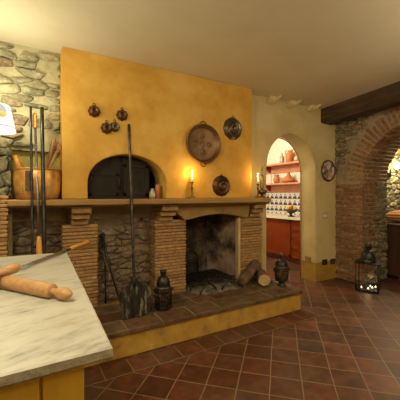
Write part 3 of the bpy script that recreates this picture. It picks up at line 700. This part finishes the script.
# ------------------------------------------------------------------ lanterns
def lantern(name, loc, n, R, zb, hb, label, rz=0, taper=1.0, dome=.1, flare=1.25, chim=.05, metal='iron', collar=None, gl='glass_old', group=None, solid=.0, foot=0, capr=.022, sq=False):
    t = thing(name, loc, label, 'lantern', group, rz)
    reg = lambda r, z, k=n: [(r * math.cos(2 * PI * (i + .5) / k), r * math.sin(2 * PI * (i + .5) / k), z) for i in range(k)]
    def loft(b, rs):
        vs = []
        for r, z in rs: vs += reg(r, z)
        m = len(rs); fs = [(i * n + j, i * n + (j + 1) % n, (i + 1) * n + (j + 1) % n, (i + 1) * n + j) for i in range(m - 1) for j in range(n)]
        b.add(vs, fs + [tuple(range(n - 1, -1, -1)), tuple((m - 1) * n + j for j in range(n))])
    b = MB()
    if foot: b.lathe([(.001, 0), (R * .62, 0), (R * .62, .008), (R * .36, .014), (R * .36, zb - .012), (R * .5, zb), (.001, zb)], 20)
    loft(b, [(R * taper * .98, zb if foot else 0), (R * taper * 1.04, (zb if foot else 0) + .004), (R * taper * 1.04, zb + .012), (R * taper * .96, zb + .018)]); b.build('base', metal, t)
    z0 = zb + .012; z1 = z0 + hb; lo = reg(R * taper, z0); hi = reg(R, z1)
    for i in range(n): MB().tube([lo[i], hi[i]], max(.005, R * .045), 6).build('post', metal, t)
    b = MB()
    for i in range(n):
        j = (i + 1) % n; a = Vector(lo[i]) * .97; c = Vector(lo[j]) * .97; d = Vector(hi[j]) * .97; e = Vector(hi[i]) * .97
        a.z = c.z = z0 + .004; d.z = e.z = z1 - .004
        b.add([a, c, d, e], [(0, 1, 2, 3)])
    b.build('glass_panes', gl, t)
    if solid:
        for f0, f1 in ((0, solid), (1 - solid, 1)):
            b = MB()
            for i in range(n):
                j = (i + 1) % n; A, B_ = Vector(lo[i]), Vector(lo[j]); D, C_ = Vector(hi[i]), Vector(hi[j])
                b.add([A.lerp(D, f0), B_.lerp(C_, f0), B_.lerp(C_, f1), A.lerp(D, f1)], [(0, 1, 2, 3)])
            b.build('fretwork', metal, t)
    b = MB(); loft(b, [(R * 1.0, z1 - .004), (R * flare, z1), (R * flare, z1 + .012), (R * .80, z1 + .030 if not sq else z1 + .016)]); rf = b.build('roof', metal, t)
    zz = z1 + (.024 if not sq else .012); q = R * (.50 if sq else .80)
    b = MB(); b.lathe([(q * 1.04, zz), (q * 1.08, zz + dome * .08), (q * .98, zz + dome * .14), (q * 1.0, zz + dome * .3), (q * .94, zz + dome * .55), (q * .74, zz + dome * .82), (capr * 1.1, zz + dome), (.001, zz + dome)], 24, None, 0, True, 2 * PI, 0, .02, 12); b.build('dome', metal, t)
    if collar: MB().lathe([(q * 1.0, zz - .002), (q * 1.14, zz), (q * 1.16, zz + .008), (q * 1.08, zz + .014), (q * .95, zz + .014)], 24).build('collar', collar, t)
    zc = zz + dome - .004
    b = MB(); b.lathe([(capr, zc), (capr * .95, zc + chim * .5), (capr * 1.15, zc + chim * .55), (capr * 1.15, zc + chim), (.001, zc + chim)], 16); b.build('chimney', metal, t)
    return t
lantern('hearth_lantern', (1.15, 2.655, HZ), 6, .080, .014, .150, 'black iron lantern with domed top beside the oven shovel blade', .2, .95, .112, 1.20, .058, solid=.16, collar='tin', capr=.027)
l2 = lantern('hearth_lantern', (2.665, 2.635, HZ), 6, .092, .055, .12, 'dark footed lantern on the hearth corner in front of the doorway', .1, .78, .10, 1.14, .075, foot=1, solid=.10, metal='ironrust', collar='tin')
lt = lantern('floor_lantern', (4.08, 2.43, 0), 4, .185, .012, .35, 'large square glass lantern with metal dome standing on the floor by the pier', .42, 1.0, .16, 1.14, .09, metal='iron', gl='glass', capr=.034, sq=True)
for i, (dx, dy, lb) in enumerate(((-.10, -.02, 'lit tea light in the floor lantern, at the left glass'), (-.045, -.085, 'lit tea light in the floor lantern, front left'), (.03, -.05, 'lit tea light in the middle of the floor lantern'), (.045, .02, 'lit tea light at the back of the floor lantern'), (.095, -.015, 'lit tea light in the floor lantern, at the right glass'))):
    c = thing('tea_light', (4.08 + dx * S + dy * Cc, 2.43 - dx * Cc + dy * S, .0305), lb, 'candle', 'tea lights in the floor lantern')
    MB().lathe([(.001, 0), (.019, 0), (.019, .014), (.017, .014), (.016, .010), (.001, .010)], 16).build('cup', 'tin_pale', c)
    MB().lathe([(.0005, .012), (.006, .016), (.007, .02), (.004, .028), (.0005, .034)], 10).build('flame', 'tealflame', c)

# ------------------------------------------------------------------ firebox contents
b = MB(); rnd = random.Random(9); n = 26; vs = []
for j in range(n + 1):
    for i in range(n + 1):
        u, v = i / n, j / n; e = min(1, 6 * min(u, 1 - u, v, 1 - v)); x = 1.60 + .70 * u; y = 2.80 + .70 * v
        vs.append((x - .04 * (v > .6), y, HZ - .002 + e * (.018 + .02 * noise.noise((x * 9, y * 9, 0)) + .012 * noise.noise((x * 30, y * 30, 3)))))
b.add(vs, [(j * (n + 1) + i, j * (n + 1) + i + 1, (j + 1) * (n + 1) + i + 1, (j + 1) * (n + 1) + i) for j in range(n) for i in range(n)], 0, True)
a = b.build('ash', 'ash'); a['kind'] = 'stuff'; tag(a, 'grey ash spread over the firebox floor and hearth', 'ash')
fbk = thing('fireback', (1.86, 3.545, HZ), 'arched cast iron fireback leaning on the sooty firebox wall', 'fireback')
arc = [(-.17, .02), (-.17, .20)] + [(-.17 * math.cos(PI * i / 14), .20 + .17 * math.sin(PI * i / 14)) for i in range(1, 14)] + [(.17, .20), (.17, .02)]
b = MB(); b.prism(arc, lambda u, v, d: (u, -d + .0 + v * .0, v), 0, .018); b.build('plate', 'ironrust', fbk, .004)
b = MB(); b.tube([(u, -.02, v) for u, v in arc], .012, 8); b.build('rim', 'tin', fbk)
gr = thing('fire_grate', (1.93, 3.17, HZ), 'flat black iron fire grate on short legs inside the firebox', 'fire grate')
b = MB(); b.lo((-.33, -.20, .075), (.30, -.185, .10)); b.lo((-.33, .20, .075), (.24, .215, .10)); b.lo((-.33, -.2, .075), (-.315, .215, .10)); b.lo((.245, -.2, .075), (.26, .215, .10)); b.build('frame', 'iron', gr, .003)
for i in range(10): MB().lo((-.29 + .057 * i, -.20, .078), (-.265 + .057 * i, .205, .094)).build('bar', 'iron', gr)
for (x, y) in ((-.31, -.19), (.25, -.19), (-.31, .2), (.22, .2)): MB().tube([(x, y, .004), (x, y, .08)], .010, 8).build('leg', 'iron', gr)
def andiron(x, y, label, rz):
    t = thing('andiron', (x, y, HZ), label, 'andiron', 'andirons in front of the grate', rz)
    MB().tube([(-.13, 0, .008), (-.10, 0, .05), (-.05, 0, .085), (0, 0, .10), (.05, 0, .085), (.10, 0, .05), (.13, 0, .008)], .010, 8).build('arched_foot', 'ironrust', t)
    MB().tube([(0, 0, .10), (0, .10, .105), (0, .28, .10), (0, .30, .01)], .010, 8).build('log_bar', 'iron', t)
    b = MB(); b.tube([(0, 0, .10), (0, -.01, .135)], .009, 8); b.ball((0, -.01, .15), .02); b.build('knob', 'ironrust', t)
    return t
andiron(1.76, 2.83, 'low iron andiron with arched feet, at the left of the grate', .25)
andiron(2.06, 2.80, 'low iron andiron with arched feet, at the right next to the logs', -.2)
# logs
def log(name, a, c, r, label, seed, end='logend'):
    a = Vector(a); c = Vector(c); ax = c - a; L = ax.length; t = thing(name, a, label, 'log', 'logs at the right of the hearth')
    m = ax.to_track_quat('Z', 'Y').to_matrix().to_4x4(); n, k = 20, 12; vs = []
    for i in range(k + 1):
        for j in range(n):
            an = 2 * PI * j / n; rr = r * (1 + .12 * noise.noise((math.cos(an) * 1.6 + seed, math.sin(an) * 1.6, i * .4)) + .06 * noise.noise((math.cos(an) * 5, math.sin(an) * 5 + seed, i * 1.3)))
            vs.append(m @ Vector((rr * math.cos(an), rr * math.sin(an), L * i / k)))
    MB().add(vs, [(i * n + j, i * n + (j + 1) % n, (i + 1) * n + (j + 1) % n, (i + 1) * n + j) for i in range(k) for j in range(n)], 0, True).build('bark', 'bark', t)
    for e in (0, k):
        o = 0.003 if e == 0 else -.003
        vv = [v + (m @ Vector((0, 0, o))) * 0 for v in vs[e * n:(e + 1) * n]]; ctr = m @ Vector((0, 0, -.004 if e == 0 else L + .004))
        MB().add(vv + [ctr], [(j, (j + 1) % n, n) for j in range(n)]).build('cut_end', end if e == 0 else 'logend', t)
    return t
log('log', (2.455, 2.70, HZ + .074), (2.60, 2.93, HZ + .074), .068, 'short round log lying with its pale cut end towards the room', 2.2)
log('log', (2.19, 2.80, HZ + .062), (2.56, 2.975, HZ + .205), .058, 'long bark covered log propped on the short round log', 7.1, 'bark')

# ------------------------------------------------------------------ table
tb = thing('kitchen_table', (-.2, 1.45, 0), 'yellow wooden kitchen table with thick pale veined marble top', 'table')
TZ = .92; off = Vector((.2, -1.45, 0))
rnd = random.Random(5)
cs = [(-.82, .77), (-.041, .766), (.196, .768), (.256, 2.2), (-.118, 2.225), (-.85, 2.24)]
ring0 = []
for i in range(len(cs)):
    p, q = Vector(cs[i]), Vector(cs[(i + 1) % len(cs)]); nn = max(2, int((q - p).length / .03))
    for j in range(nn): ring0.append(p.lerp(q, j / nn))
cen = Vector((-.3, 1.48)); n = len(ring0); vs = []
for (dz, ins, jt) in ((0, .006, .0008), (-.004, .0, .0015), (-.024, -.001, .004), (-.031, .006, .003)):
    for p in ring0:
        d = (cen - p).normalized(); q = p + d * (ins + jt * noise.noise((p.x * 30, p.y * 30, dz * 60))); vs.append((q.x + off.x, q.y + off.y, TZ + dz))
b = MB(); b.add(vs, [tuple(range(n))], 0); b.f.append(list(range(4 * n - 1, 3 * n - 1, -1))); b.mi.append(1); b.sm.append(False)
for r in range(3):
    for i in range(n): b.f.append([r * n + i, r * n + (i + 1) % n, (r + 1) * n + (i + 1) % n, (r + 1) * n + i]); b.mi.append(0 if r == 0 else 1); b.sm.append(False)
b.build('marble_top', ['marble', 'marble_edge'], tb)
b = MB(); b.lo((-.76 + .2, .815 - 1.45, .06), (.132 + .2, 2.14 - 1.45, TZ - .031)); body = b.build('cabinet_body', 'yellow_board', tb, .004)
for (x0, x1) in ((-.76, -.36), (-.355, .035), (.040, .134)):
    MB().lo((x0 + .2 + .001, .803 - 1.45, .07), (x1 + .2, .816 - 1.45, TZ - .033)).build('front_board', 'yellow_board', body, .003)
MB().lo((-.72 + .2, .86 - 1.45, 0), (.09 + .2, 2.1 - 1.45, .06)).build('plinth', 'beam', tb)

# rolling pins and the long roasting fork
def rpin(a, c, R, L, label, mat, tip=.0):
    a = Vector(a); c = Vector(c); d = (c - a).normalized(); t = thing('rolling_pin', a, label, 'rolling pin', 'rolling pins on the marble top')
    m = d.to_track_quat('Z', 'Y').to_matrix().to_4x4()
    MB().lathe([(.001, 0), (R * .9, 0), (R, .006), (R, L - .006), (R * .9, L), (.001, L)], 30, m).build('barrel', mat, t)
    h = [(.012, -.001), (.0115, .014), (.014, .024), (.0195, .040), (.0215, .058), (.019, .078), (.010, .093), (.001, .096)]
    for (z, s) in ((L, 1), (0, -1)): MB().lathe([(r, z + s * q) for r, q in h], 24, m).build('handle', mat, t)
    return t
RZ = TZ + .027
rpin((-.072, 1.485, RZ), (.096, 1.237, RZ), .027, .298, 'beech rolling pin with two handles lying on the marble top, the nearer one', 'wood_pin')
p0 = Vector((-.275, 1.48, RZ + .0)); p1 = Vector((-.035, 1.565, RZ + .0))
rpin((-.295, 1.34, TZ + .029), (.011, 1.507, TZ + .082), .026, .235, 'second beech rolling pin at the left edge, resting across the nearer one', 'wood_pin')
fk = thing('roasting_fork', (.255, 2.19, TZ), 'long two pronged steel roasting fork with orange wooden handle on marble', 'roasting fork')
fd = Vector((.48, .74, 0)).normalized(); A0 = Vector((.256, 2.205, TZ + .010)) - Vector((.255, 2.19, TZ)); sdv = Vector((fd.y, -fd.x, 0))
for s in (-1, 1): MB().tube([A0 - fd * .69 + sdv * .016 * s, A0 - fd * .10 + sdv * .011 * s, A0 - fd * .04 + sdv * .004 * s, A0], [.004, .0065, .0065, .007], 8).build('prong', 'steel', fk)
MB().tube([A0 - fd * .02, A0 + fd * .06], .008, 10).build('ferrule', 'tin', fk)
MB().tube([A0 + fd * .05 + Vector((0, 0, .0)), A0 + fd * .08 + Vector((0, 0, .001)), A0 + fd * .2, A0 + fd * .33, A0 + fd * .37], [.011, .015, .015, .018, .010], 14).build('grip', 'wood_orange', fk)

# ------------------------------------------------------------------ pendant lamp over the mantel end
LP = Vector((-.19, 2.62, 1.757))
vd = Vector((-LP.x, -LP.y, 0)).normalized()
ang = math.atan2(vd.y, vd.x) + .40
LEMON = (.125 * math.cos(ang), .125 * math.sin(ang), .13)
M['shade'] = shade_mat()
pl = thing('pendant_lamp', LP, 'lit white lampshade with painted lemon hanging at the left edge', 'lamp')
MB().lathe([(.152, 0), (.148, .022), (.146, .03), (.114, .185), (.112, .187), (.144, .03), (.150, 0)], 48).build('lamp_shade', 'shade', pl)
MB().lathe([(.1485, .025), (.1475, .029)], 48).build('rim_band', 'tin', pl)
MB().tube([(0, 0, .20), (0, 0, CZ - LP.z)], .004, 8).build('cord', 'plug', pl)
b = MB()
for i in range(3): b.tube([(0, 0, .205), (.114 * math.cos(2.1 * i), .114 * math.sin(2.1 * i), .184)], .003, 6)
b.lathe([(.001, .15), (.018, .15), (.02, .22), (.001, .225)], 14); b.build('fitting', 'tin', pl)
MB().ball((0, 0, .105), .035).build('bulb', 'bulb', pl)

# ------------------------------------------------------------------ right wall details
wp = thing('wall_plate', (4.05, YR, 1.672), 'round painted plate with dark blue rim hung right of the doorway', 'plate')
MB().lathe([(.001, .012), (.12, .012), (.142, .022)], 36, BM).build('painted_centre', 'plate', wp)
MB().lathe([(.142, .0215), (.158, .028), (.163, .026), (.158, .018), (.10, .001), (.001, .001)], 36, BM).build('rim', 'plate_rim', wp)
sw = thing('light_switch', (3.985, YR, .985), 'beige light switch on the cream wall below the round plate', 'switch')
b = MB(); b.lo((-.06, -.010, -.04), (.06, 0, .04)); b.build('plate', 'switchplate', sw, .004)
for i in range(3): MB().lo((-.042 + .029 * i, -.015, -.024), (-.016 + .029 * i, -.008, .024)).build('rocker', 'rocker', sw, .002)
def socket(x, z, mat, label):
    t = thing('power_socket', (x, YR - .006 if z < .3 else YR, z), label, 'socket', 'power sockets low on the cream wall')
    MB().lo((-.055, -.012, -.042), (.055, 0, .042)).build('plate', mat, t, .004)
    b = MB()
    for i in (-1, 0, 1): b.lathe([(.001, .0125), (.006, .0125), (.006, .010)], 10, Matrix.Translation((.022 * i, 0, 0)) @ BM)
    b.build('socket_holes', 'soot', t); return t
socket(3.975, .278, 'plug', 'black power socket at the dado top, left one of the pair')
socket(4.165, .268, 'beam', 'dark power socket at the dado top, right one beside the brick pier')
t = socket(3.70, .32, 'wood_brown', 'small brown socket low inside the doorway reveal')
t.location = (DX1 - .0, YR + .13, .32); t.rotation_euler = (0, 0, -PI / 2)

# ------------------------------------------------------------------ kitchen furniture
CX = 4.42
def cab(name, y0, y1, label):
    t = thing(name, (CX, (y0 + y1) / 2, 0), label, 'cabinet', 'red kitchen base cabinets'); w = (y1 - y0) / 2 - .003
    MB().lo((.02, -w, .10), (.53, w, .83)).build('carcass', 'cabinet_edge', t)
    MB().lo((.06, -w, 0), (.52, w, .10)).build('plinth', 'cabinet_edge', t); return t, w
def door(t, w, z0, z1, nm='door', knob=None):
    d = MB().lo((0, -w + .006, z0), (.021, w - .006, z1)).build(nm, 'cabinet', t, .004)
    b = MB(); q = .05 if nm == 'door' else .025
    for (p, r) in (((-w + .006, z0), (w - .006, z0 + q)), ((-w + .006, z1 - q), (w - .006, z1)), ((-w + .006, z0), (-w + .006 + q, z1)), ((w - .006 - q, z0), (w - .006, z1))):
        b.lo((-.008, p[0], p[1]), (.001, r[0], r[1]))
    b.build('door_frame' if nm == 'door' else 'drawer_frame', 'cabinet', d, .003)
    b = MB(); b.ball((-.022, (w - .05) if nm == 'door' else 0, (z0 + z1) / 2 if nm == 'drawer' else z1 - .1), .013); b.build('knob', 'brass', d)
t, w = cab('base_cabinet', 4.13, 4.95, 'red kitchen cabinet with one wide door behind the hearth lantern'); door(t, w, .115, .82)
t, w = cab('base_cabinet', 3.50, 4.13, 'red kitchen cabinet with stacked drawers nearest the doorway edge')
for k in range(4): door(t, w, .115 + k * .178, .115 + k * .178 + .170, 'drawer')
t, w = cab('base_cabinet', 4.95, 5.66, 'red kitchen cabinet farthest back, mostly hidden behind the mantel end'); door(t, w, .115, .82)
b = MB(); b.lo((4.36, 3.45, .832), (4.957, 5.68, .872)); tag(b.build('kitchen_worktop', mottled('white_worktop', [(.3, (.66, .61, .52)), (.7, (.76, .71, .62))], 5, .3), None, .006), 'white stone worktop lying across the red kitchen cabinets', 'worktop')
def shelf(z, label):
    t = thing('wall_shelf', (KX, 4.5, z), label, 'shelf', 'pink shelves on the kitchen wall')
    MB().lo((-.27, -.95, -.035), (0, 1.0, 0)).build('board', 'pinkwood', t, .004)
    MB().lo((-.022, -.95, -.19), (0, 1.0, -.035)).build('apron', 'pinkwood', t, .004)
    for y in (-.42, .75):
        b = MB(); b.prism([(0, -.035), (0, -.18), (-.05, -.16), (-.22, -.035)], lambda u, v, d: (u, d, v), y - .02, y + .02); b.build('bracket', 'cabinet', t, .003)
shelf(1.975, 'pink kitchen shelf holding the two handled jug, the upper one'); shelf(1.555, 'pink kitchen shelf holding the tagine, the lower one')
def pos(px, X):
    l = (px - 200) / F; dx = S * l + Cc; dy = -Cc * l + S; t = X / dx; return dy * t
jg = thing('two_handled_jug', (4.80, pos(290, 4.80), 1.975), 'orange terracotta jug with two handles on the upper kitchen shelf', 'jug')
MB().lathe([(.001, 0), (.055, 0), (.06, .01), (.092, .09), (.10, .14), (.085, .19), (.05, .215), (.05, .235), (.062, .25), (.055, .25), (.045, .23), (.001, .22)], 26).build('body', 'terracotta', jg)
for s in (-1, 1): MB().tube([(-.0, s * .088, .17), (0, s * .13, .20), (0, s * .125, .245), (0, s * .085, .262), (0, s * .052, .24)], .010, 8).build('handle', 'terracotta', jg)
b = MB().lathe([(.001, 0), (.04, 0), (.05, .02), (.05, .13), (.02, .17), (.018, .22), (.001, .22)], 18).build('glass_bottle', 'tin_pale', None, 0, (4.80, pos(282, 4.80), 1.975)); tag(b, 'pale grey bottle left of the two handled jug on the shelf', 'bottle')
b = MB().lathe([(.001, 0), (.06, 0), (.075, .03), (.075, .08), (.04, .12), (.001, .13)], 18).build('round_jar', 'tin_pale', None, 0, (4.80, pos(297.5, 4.80), 1.975)); tag(b, 'pale round jar right of the two handled jug on the shelf', 'jar')
tj = thing('tagine', (4.80, pos(288.5, 4.80), 1.555), 'terracotta tagine with pointed lid on the lower kitchen shelf', 'tagine')
MB().lathe([(.001, 0), (.10, 0), (.145, .035), (.15, .05), (.001, .05)], 28).build('dish', 'terracotta', tj)
MB().lathe([(.14, .05), (.13, .065), (.075, .12), (.04, .165), (.028, .185), (.036, .21), (.03, .225), (.001, .23)], 28).build('lid', 'terracotta', tj)
j2 = thing('clay_jar', (4.78, pos(276.5, 4.78), 1.555), 'small terracotta jar left of the tagine on the lower shelf', 'jar')
MB().lathe([(.001, 0), (.05, 0), (.07, .05), (.072, .10), (.05, .14), (.05, .17), (.058, .18), (.05, .18), (.001, .15)], 22).build('body', 'terracotta', j2)
MB().tube([(0, -.068, .09), (0, -.10, .12), (0, -.09, .16), (0, -.05, .16)], .008, 8).build('handle', 'terracotta', j2)
hk = MB(); hk.tube([(0, 0, .0), (0, 0, .22), (0, -.02, .27), (0, -.06, .28), (0, -.09, .25), (0, -.09, .20)], .007, 8); hk.lathe([(.001, 0), (.04, 0), (.04, .01), (.001, .012)], 16)
tag(hk.build('wire_stand', 'tin_pale', None, 0, (4.80, pos(271.2, 4.80), 1.555)), 'thin hooked wire stand at the left end of the lower shelf', 'stand')
bw = thing('fruit_bowl', (4.58, pos(291, 4.58), .872), 'dark footed bowl of fruit on the white kitchen worktop', 'bowl')
MB().lathe([(.001, 0), (.065, 0), (.06, .012), (.025, .03), (.025, .06), (.08, .085), (.135, .13), (.15, .15), (.142, .152), (.075, .098), (.001, .085)], 30).build('bowl', 'dark_china', bw)
by = pos(291, 4.58)
for (dx, dy, dz, r, m, lb, ct) in ((-.055, .045, .150, .040, 'lemon', 'yellow lemon in the dark bowl, front left', 'lemon'), (-.055, -.045, .150, .042, 'apple', 'red apple in the dark bowl, front right', 'apple'), (.05, .05, .150, .043, 'orange', 'orange in the dark bowl, back left', 'orange'), (.05, -.05, .150, .040, 'lemon', 'yellow lemon in the dark bowl, back right', 'lemon'), (0, 0, .195, .044, 'orange', 'orange resting on top of the other fruit', 'orange')):
    b = MB(); b.lathe([(max(.001, r * math.sin(PI * i / 10)) * (1 if 0 < i < 10 else .02), -r * math.cos(PI * i / 10) * (1.25 if m == 'lemon' else .95)) for i in range(11)], 18)
    tag(b.build(ct if ct != 'orange' else 'orange_fruit', m, None, 0, (4.58 + dx, by + dy, .872 + dz)), lb, ct, 'fruit in the kitchen bowl')

# ------------------------------------------------------------------ room beyond the arch
ch = thing('wooden_chest', (5.62, 2.64, 0), 'dark wooden chest standing behind the brick arch', 'chest')
MB().lo((-.68, -.24, .05), (.68, .28, .82)).build('body', 'chest', ch, .01)
MB().lo((-.70, -.26, .82), (.70, .295, .855)).build('top', 'chest', ch, .008)
for x in (-.34, .34):
    d = MB().lo((x - .30, -.252, .12), (x + .30, -.238, .76)).build('door', 'chest', ch, .006); MB().ball((x - .24 if x > 0 else x + .24, -.265, .45), .018).build('knob', 'brass', d)
for x in (-.6, .6):
    for y in (-.18, .22): MB().lo((x - .04, y - .04, 0), (x + .04, y + .04, .05)).build('foot', 'chest', ch)
cu = thing('striped_cushion', (5.50, 2.60, .856), 'red and cream striped cushion lying on the dark chest', 'cushion')
b = MB(); n = 16; vs = []
for s in (1, -1):
    for j in range(n + 1):
        for i in range(n + 1):
            u, v = i / n * 2 - 1, j / n * 2 - 1; e = (1 - u ** 4) * (1 - v ** 4)
            vs.append((u * .42, v * .17, .10 + s * (.004 + .095 * e ** .5)))
k = (n + 1) ** 2
for s in (0, 1):
    for j in range(n):
        for i in range(n): a = s * k + j * (n + 1) + i; b.f.append([a, a + 1, a + n + 2, a + n + 1]); b.mi.append(0); b.sm.append(True)
ed = [i for i in range(n + 1)] + [(j + 1) * (n + 1) - 1 for j in range(1, n + 1)] + [n * (n + 1) + i for i in range(n - 1, -1, -1)] + [j * (n + 1) for j in range(n - 1, 0, -1)]
for i in range(len(ed)): a, c = ed[i], ed[(i + 1) % len(ed)]; b.f.append([a, c, c + k, a + k]); b.mi.append(0); b.sm.append(True)
b.v = vs; b.build('cover', 'stripes', cu)
sc_x = 5.64
sc = thing('wall_sconce', (sc_x, YR - .085, 1.72), 'lit wall sconce with bare bulb on the stone wall beyond the arch', 'lamp')
MB().lo((-.035, -.012, -.10), (.035, .045, .04)).build('back_plate', 'iron', sc, .006)
MB().tube([(0, -.005, -.06), (0, -.07, -.08), (0, -.12, -.05), (0, -.12, .0)], .009, 8).build('arm', 'iron', sc)
MB().lathe([(.001, 0), (.03, 0), (.034, .012), (.016, .016), (.014, .05), (.001, .05)], 18, Matrix.Translation((0, -.12, 0))).build('socket', 'iron', sc)
MB().ball((0, -.12, .095), .05, (1, 1, 1.15)).build('bulb', 'bulb', sc)
vs_ = thing('leafy_plant', (5.30, 2.865, .856), 'dark potted sprig on the chest below the sconce', 'plant')
MB().lathe([(.001, 0), (.045, 0), (.058, .10), (.05, .10), (.001, .09)], 18).build('pot', 'terracotta', vs_)
b = MB(); rnd = random.Random(12)
for i in range(46):
    a = rnd.uniform(0, 6.28); h = rnd.uniform(.12, .38); r = rnd.uniform(.01, .075); c = Vector((r * math.cos(a), r * math.sin(a) * .5, h)); d = Vector((math.cos(a), math.sin(a) * .5, rnd.uniform(-.2, .8))).normalized() * .05; w = Vector((-d.y, d.x, 0)).normalized() * .014
    b.add([c, c + d * .5 + w, c + d, c + d * .5 - w], [(0, 1, 2, 3)])
for i in range(5): b.tube([(0, 0, .08), (rnd.uniform(-.05, .05), rnd.uniform(-.025, .025), .36)], .003, 5)
b.build('foliage', mottled('dark_leaf', [(.3, (.02, .03, .01)), (.7, (.05, .06, .02))], 9, .5), vs_)

# ------------------------------------------------------------------ light
def lamp(kind, name, loc, power, col, size=.05, rot=None, spread=None):
    l = bpy.data.lights.new(name, kind); l.energy = power; l.color = col
    if kind == 'AREA': l.shape = 'DISK'; l.size = size
    else: l.shadow_soft_size = size
    o = bpy.data.objects.new(name, l); o.location = loc; COL.objects.link(o)
    if rot: o.rotation_euler = rot
    return o
WARM = (1, .85, .56)
lamp('POINT', 'pendant_light', (LP.x, LP.y, LP.z + .27), 19, (1, .89, .58), .05)
lamp('POINT', 'added_fill_light', (-.5, .9, 2.3), 56, (1, .91, .66), .12)  # added light out of frame, no fixture, brightens the ceiling at left
lamp('POINT', 'added_fill_light', (1.2, -.7, 2.25), 31, WARM, .15)  # added light behind the camera, no lamp stands there
lamp('POINT', 'added_fill_light', (2.7, .2, 2.2), 48, WARM, .15)  # added light out of frame at right, without a fixture
lamp('POINT', 'kitchen_light', (3.5, 4.6, 2.3), 66, (1, .86, .62), .15)
lamp('POINT', 'sconce_light', (sc_x, YR - .30, 1.83), 30, (1, .82, .5), .05)
for x in (1.561, 2.478): lamp('POINT', 'candle_light', (x, 2.80, MZ + .27), 2.2, (1, .55, .16), .02)
lamp('POINT', 'lantern_light', (4.08, 2.43, .13), .35, (1, .62, .28), .03)
w = bpy.data.worlds.new('World'); scn.world = w; w.use_nodes = True
w.node_tree.nodes['Background'].inputs[0].default_value = (.9, .7, .45, 1); w.node_tree.nodes['Background'].inputs[1].default_value = .02

cam = bpy.data.cameras.new('Camera'); co = bpy.data.objects.new('Camera', cam); COL.objects.link(co)
co.location = (0, 0, EYE); co.rotation_euler = (PI / 2, 0, TH - PI / 2)
cam.sensor_width = 36; cam.lens = F / 400 * 36; cam.shift_y = -5 / 400; cam.clip_start = .02
scn.camera = co
scn.view_settings.view_transform = 'Standard'; scn.view_settings.look = 'None'; scn.view_settings.gamma = 1; scn.view_settings.use_curve_mapping = False
scn.view_settings.exposure = 0
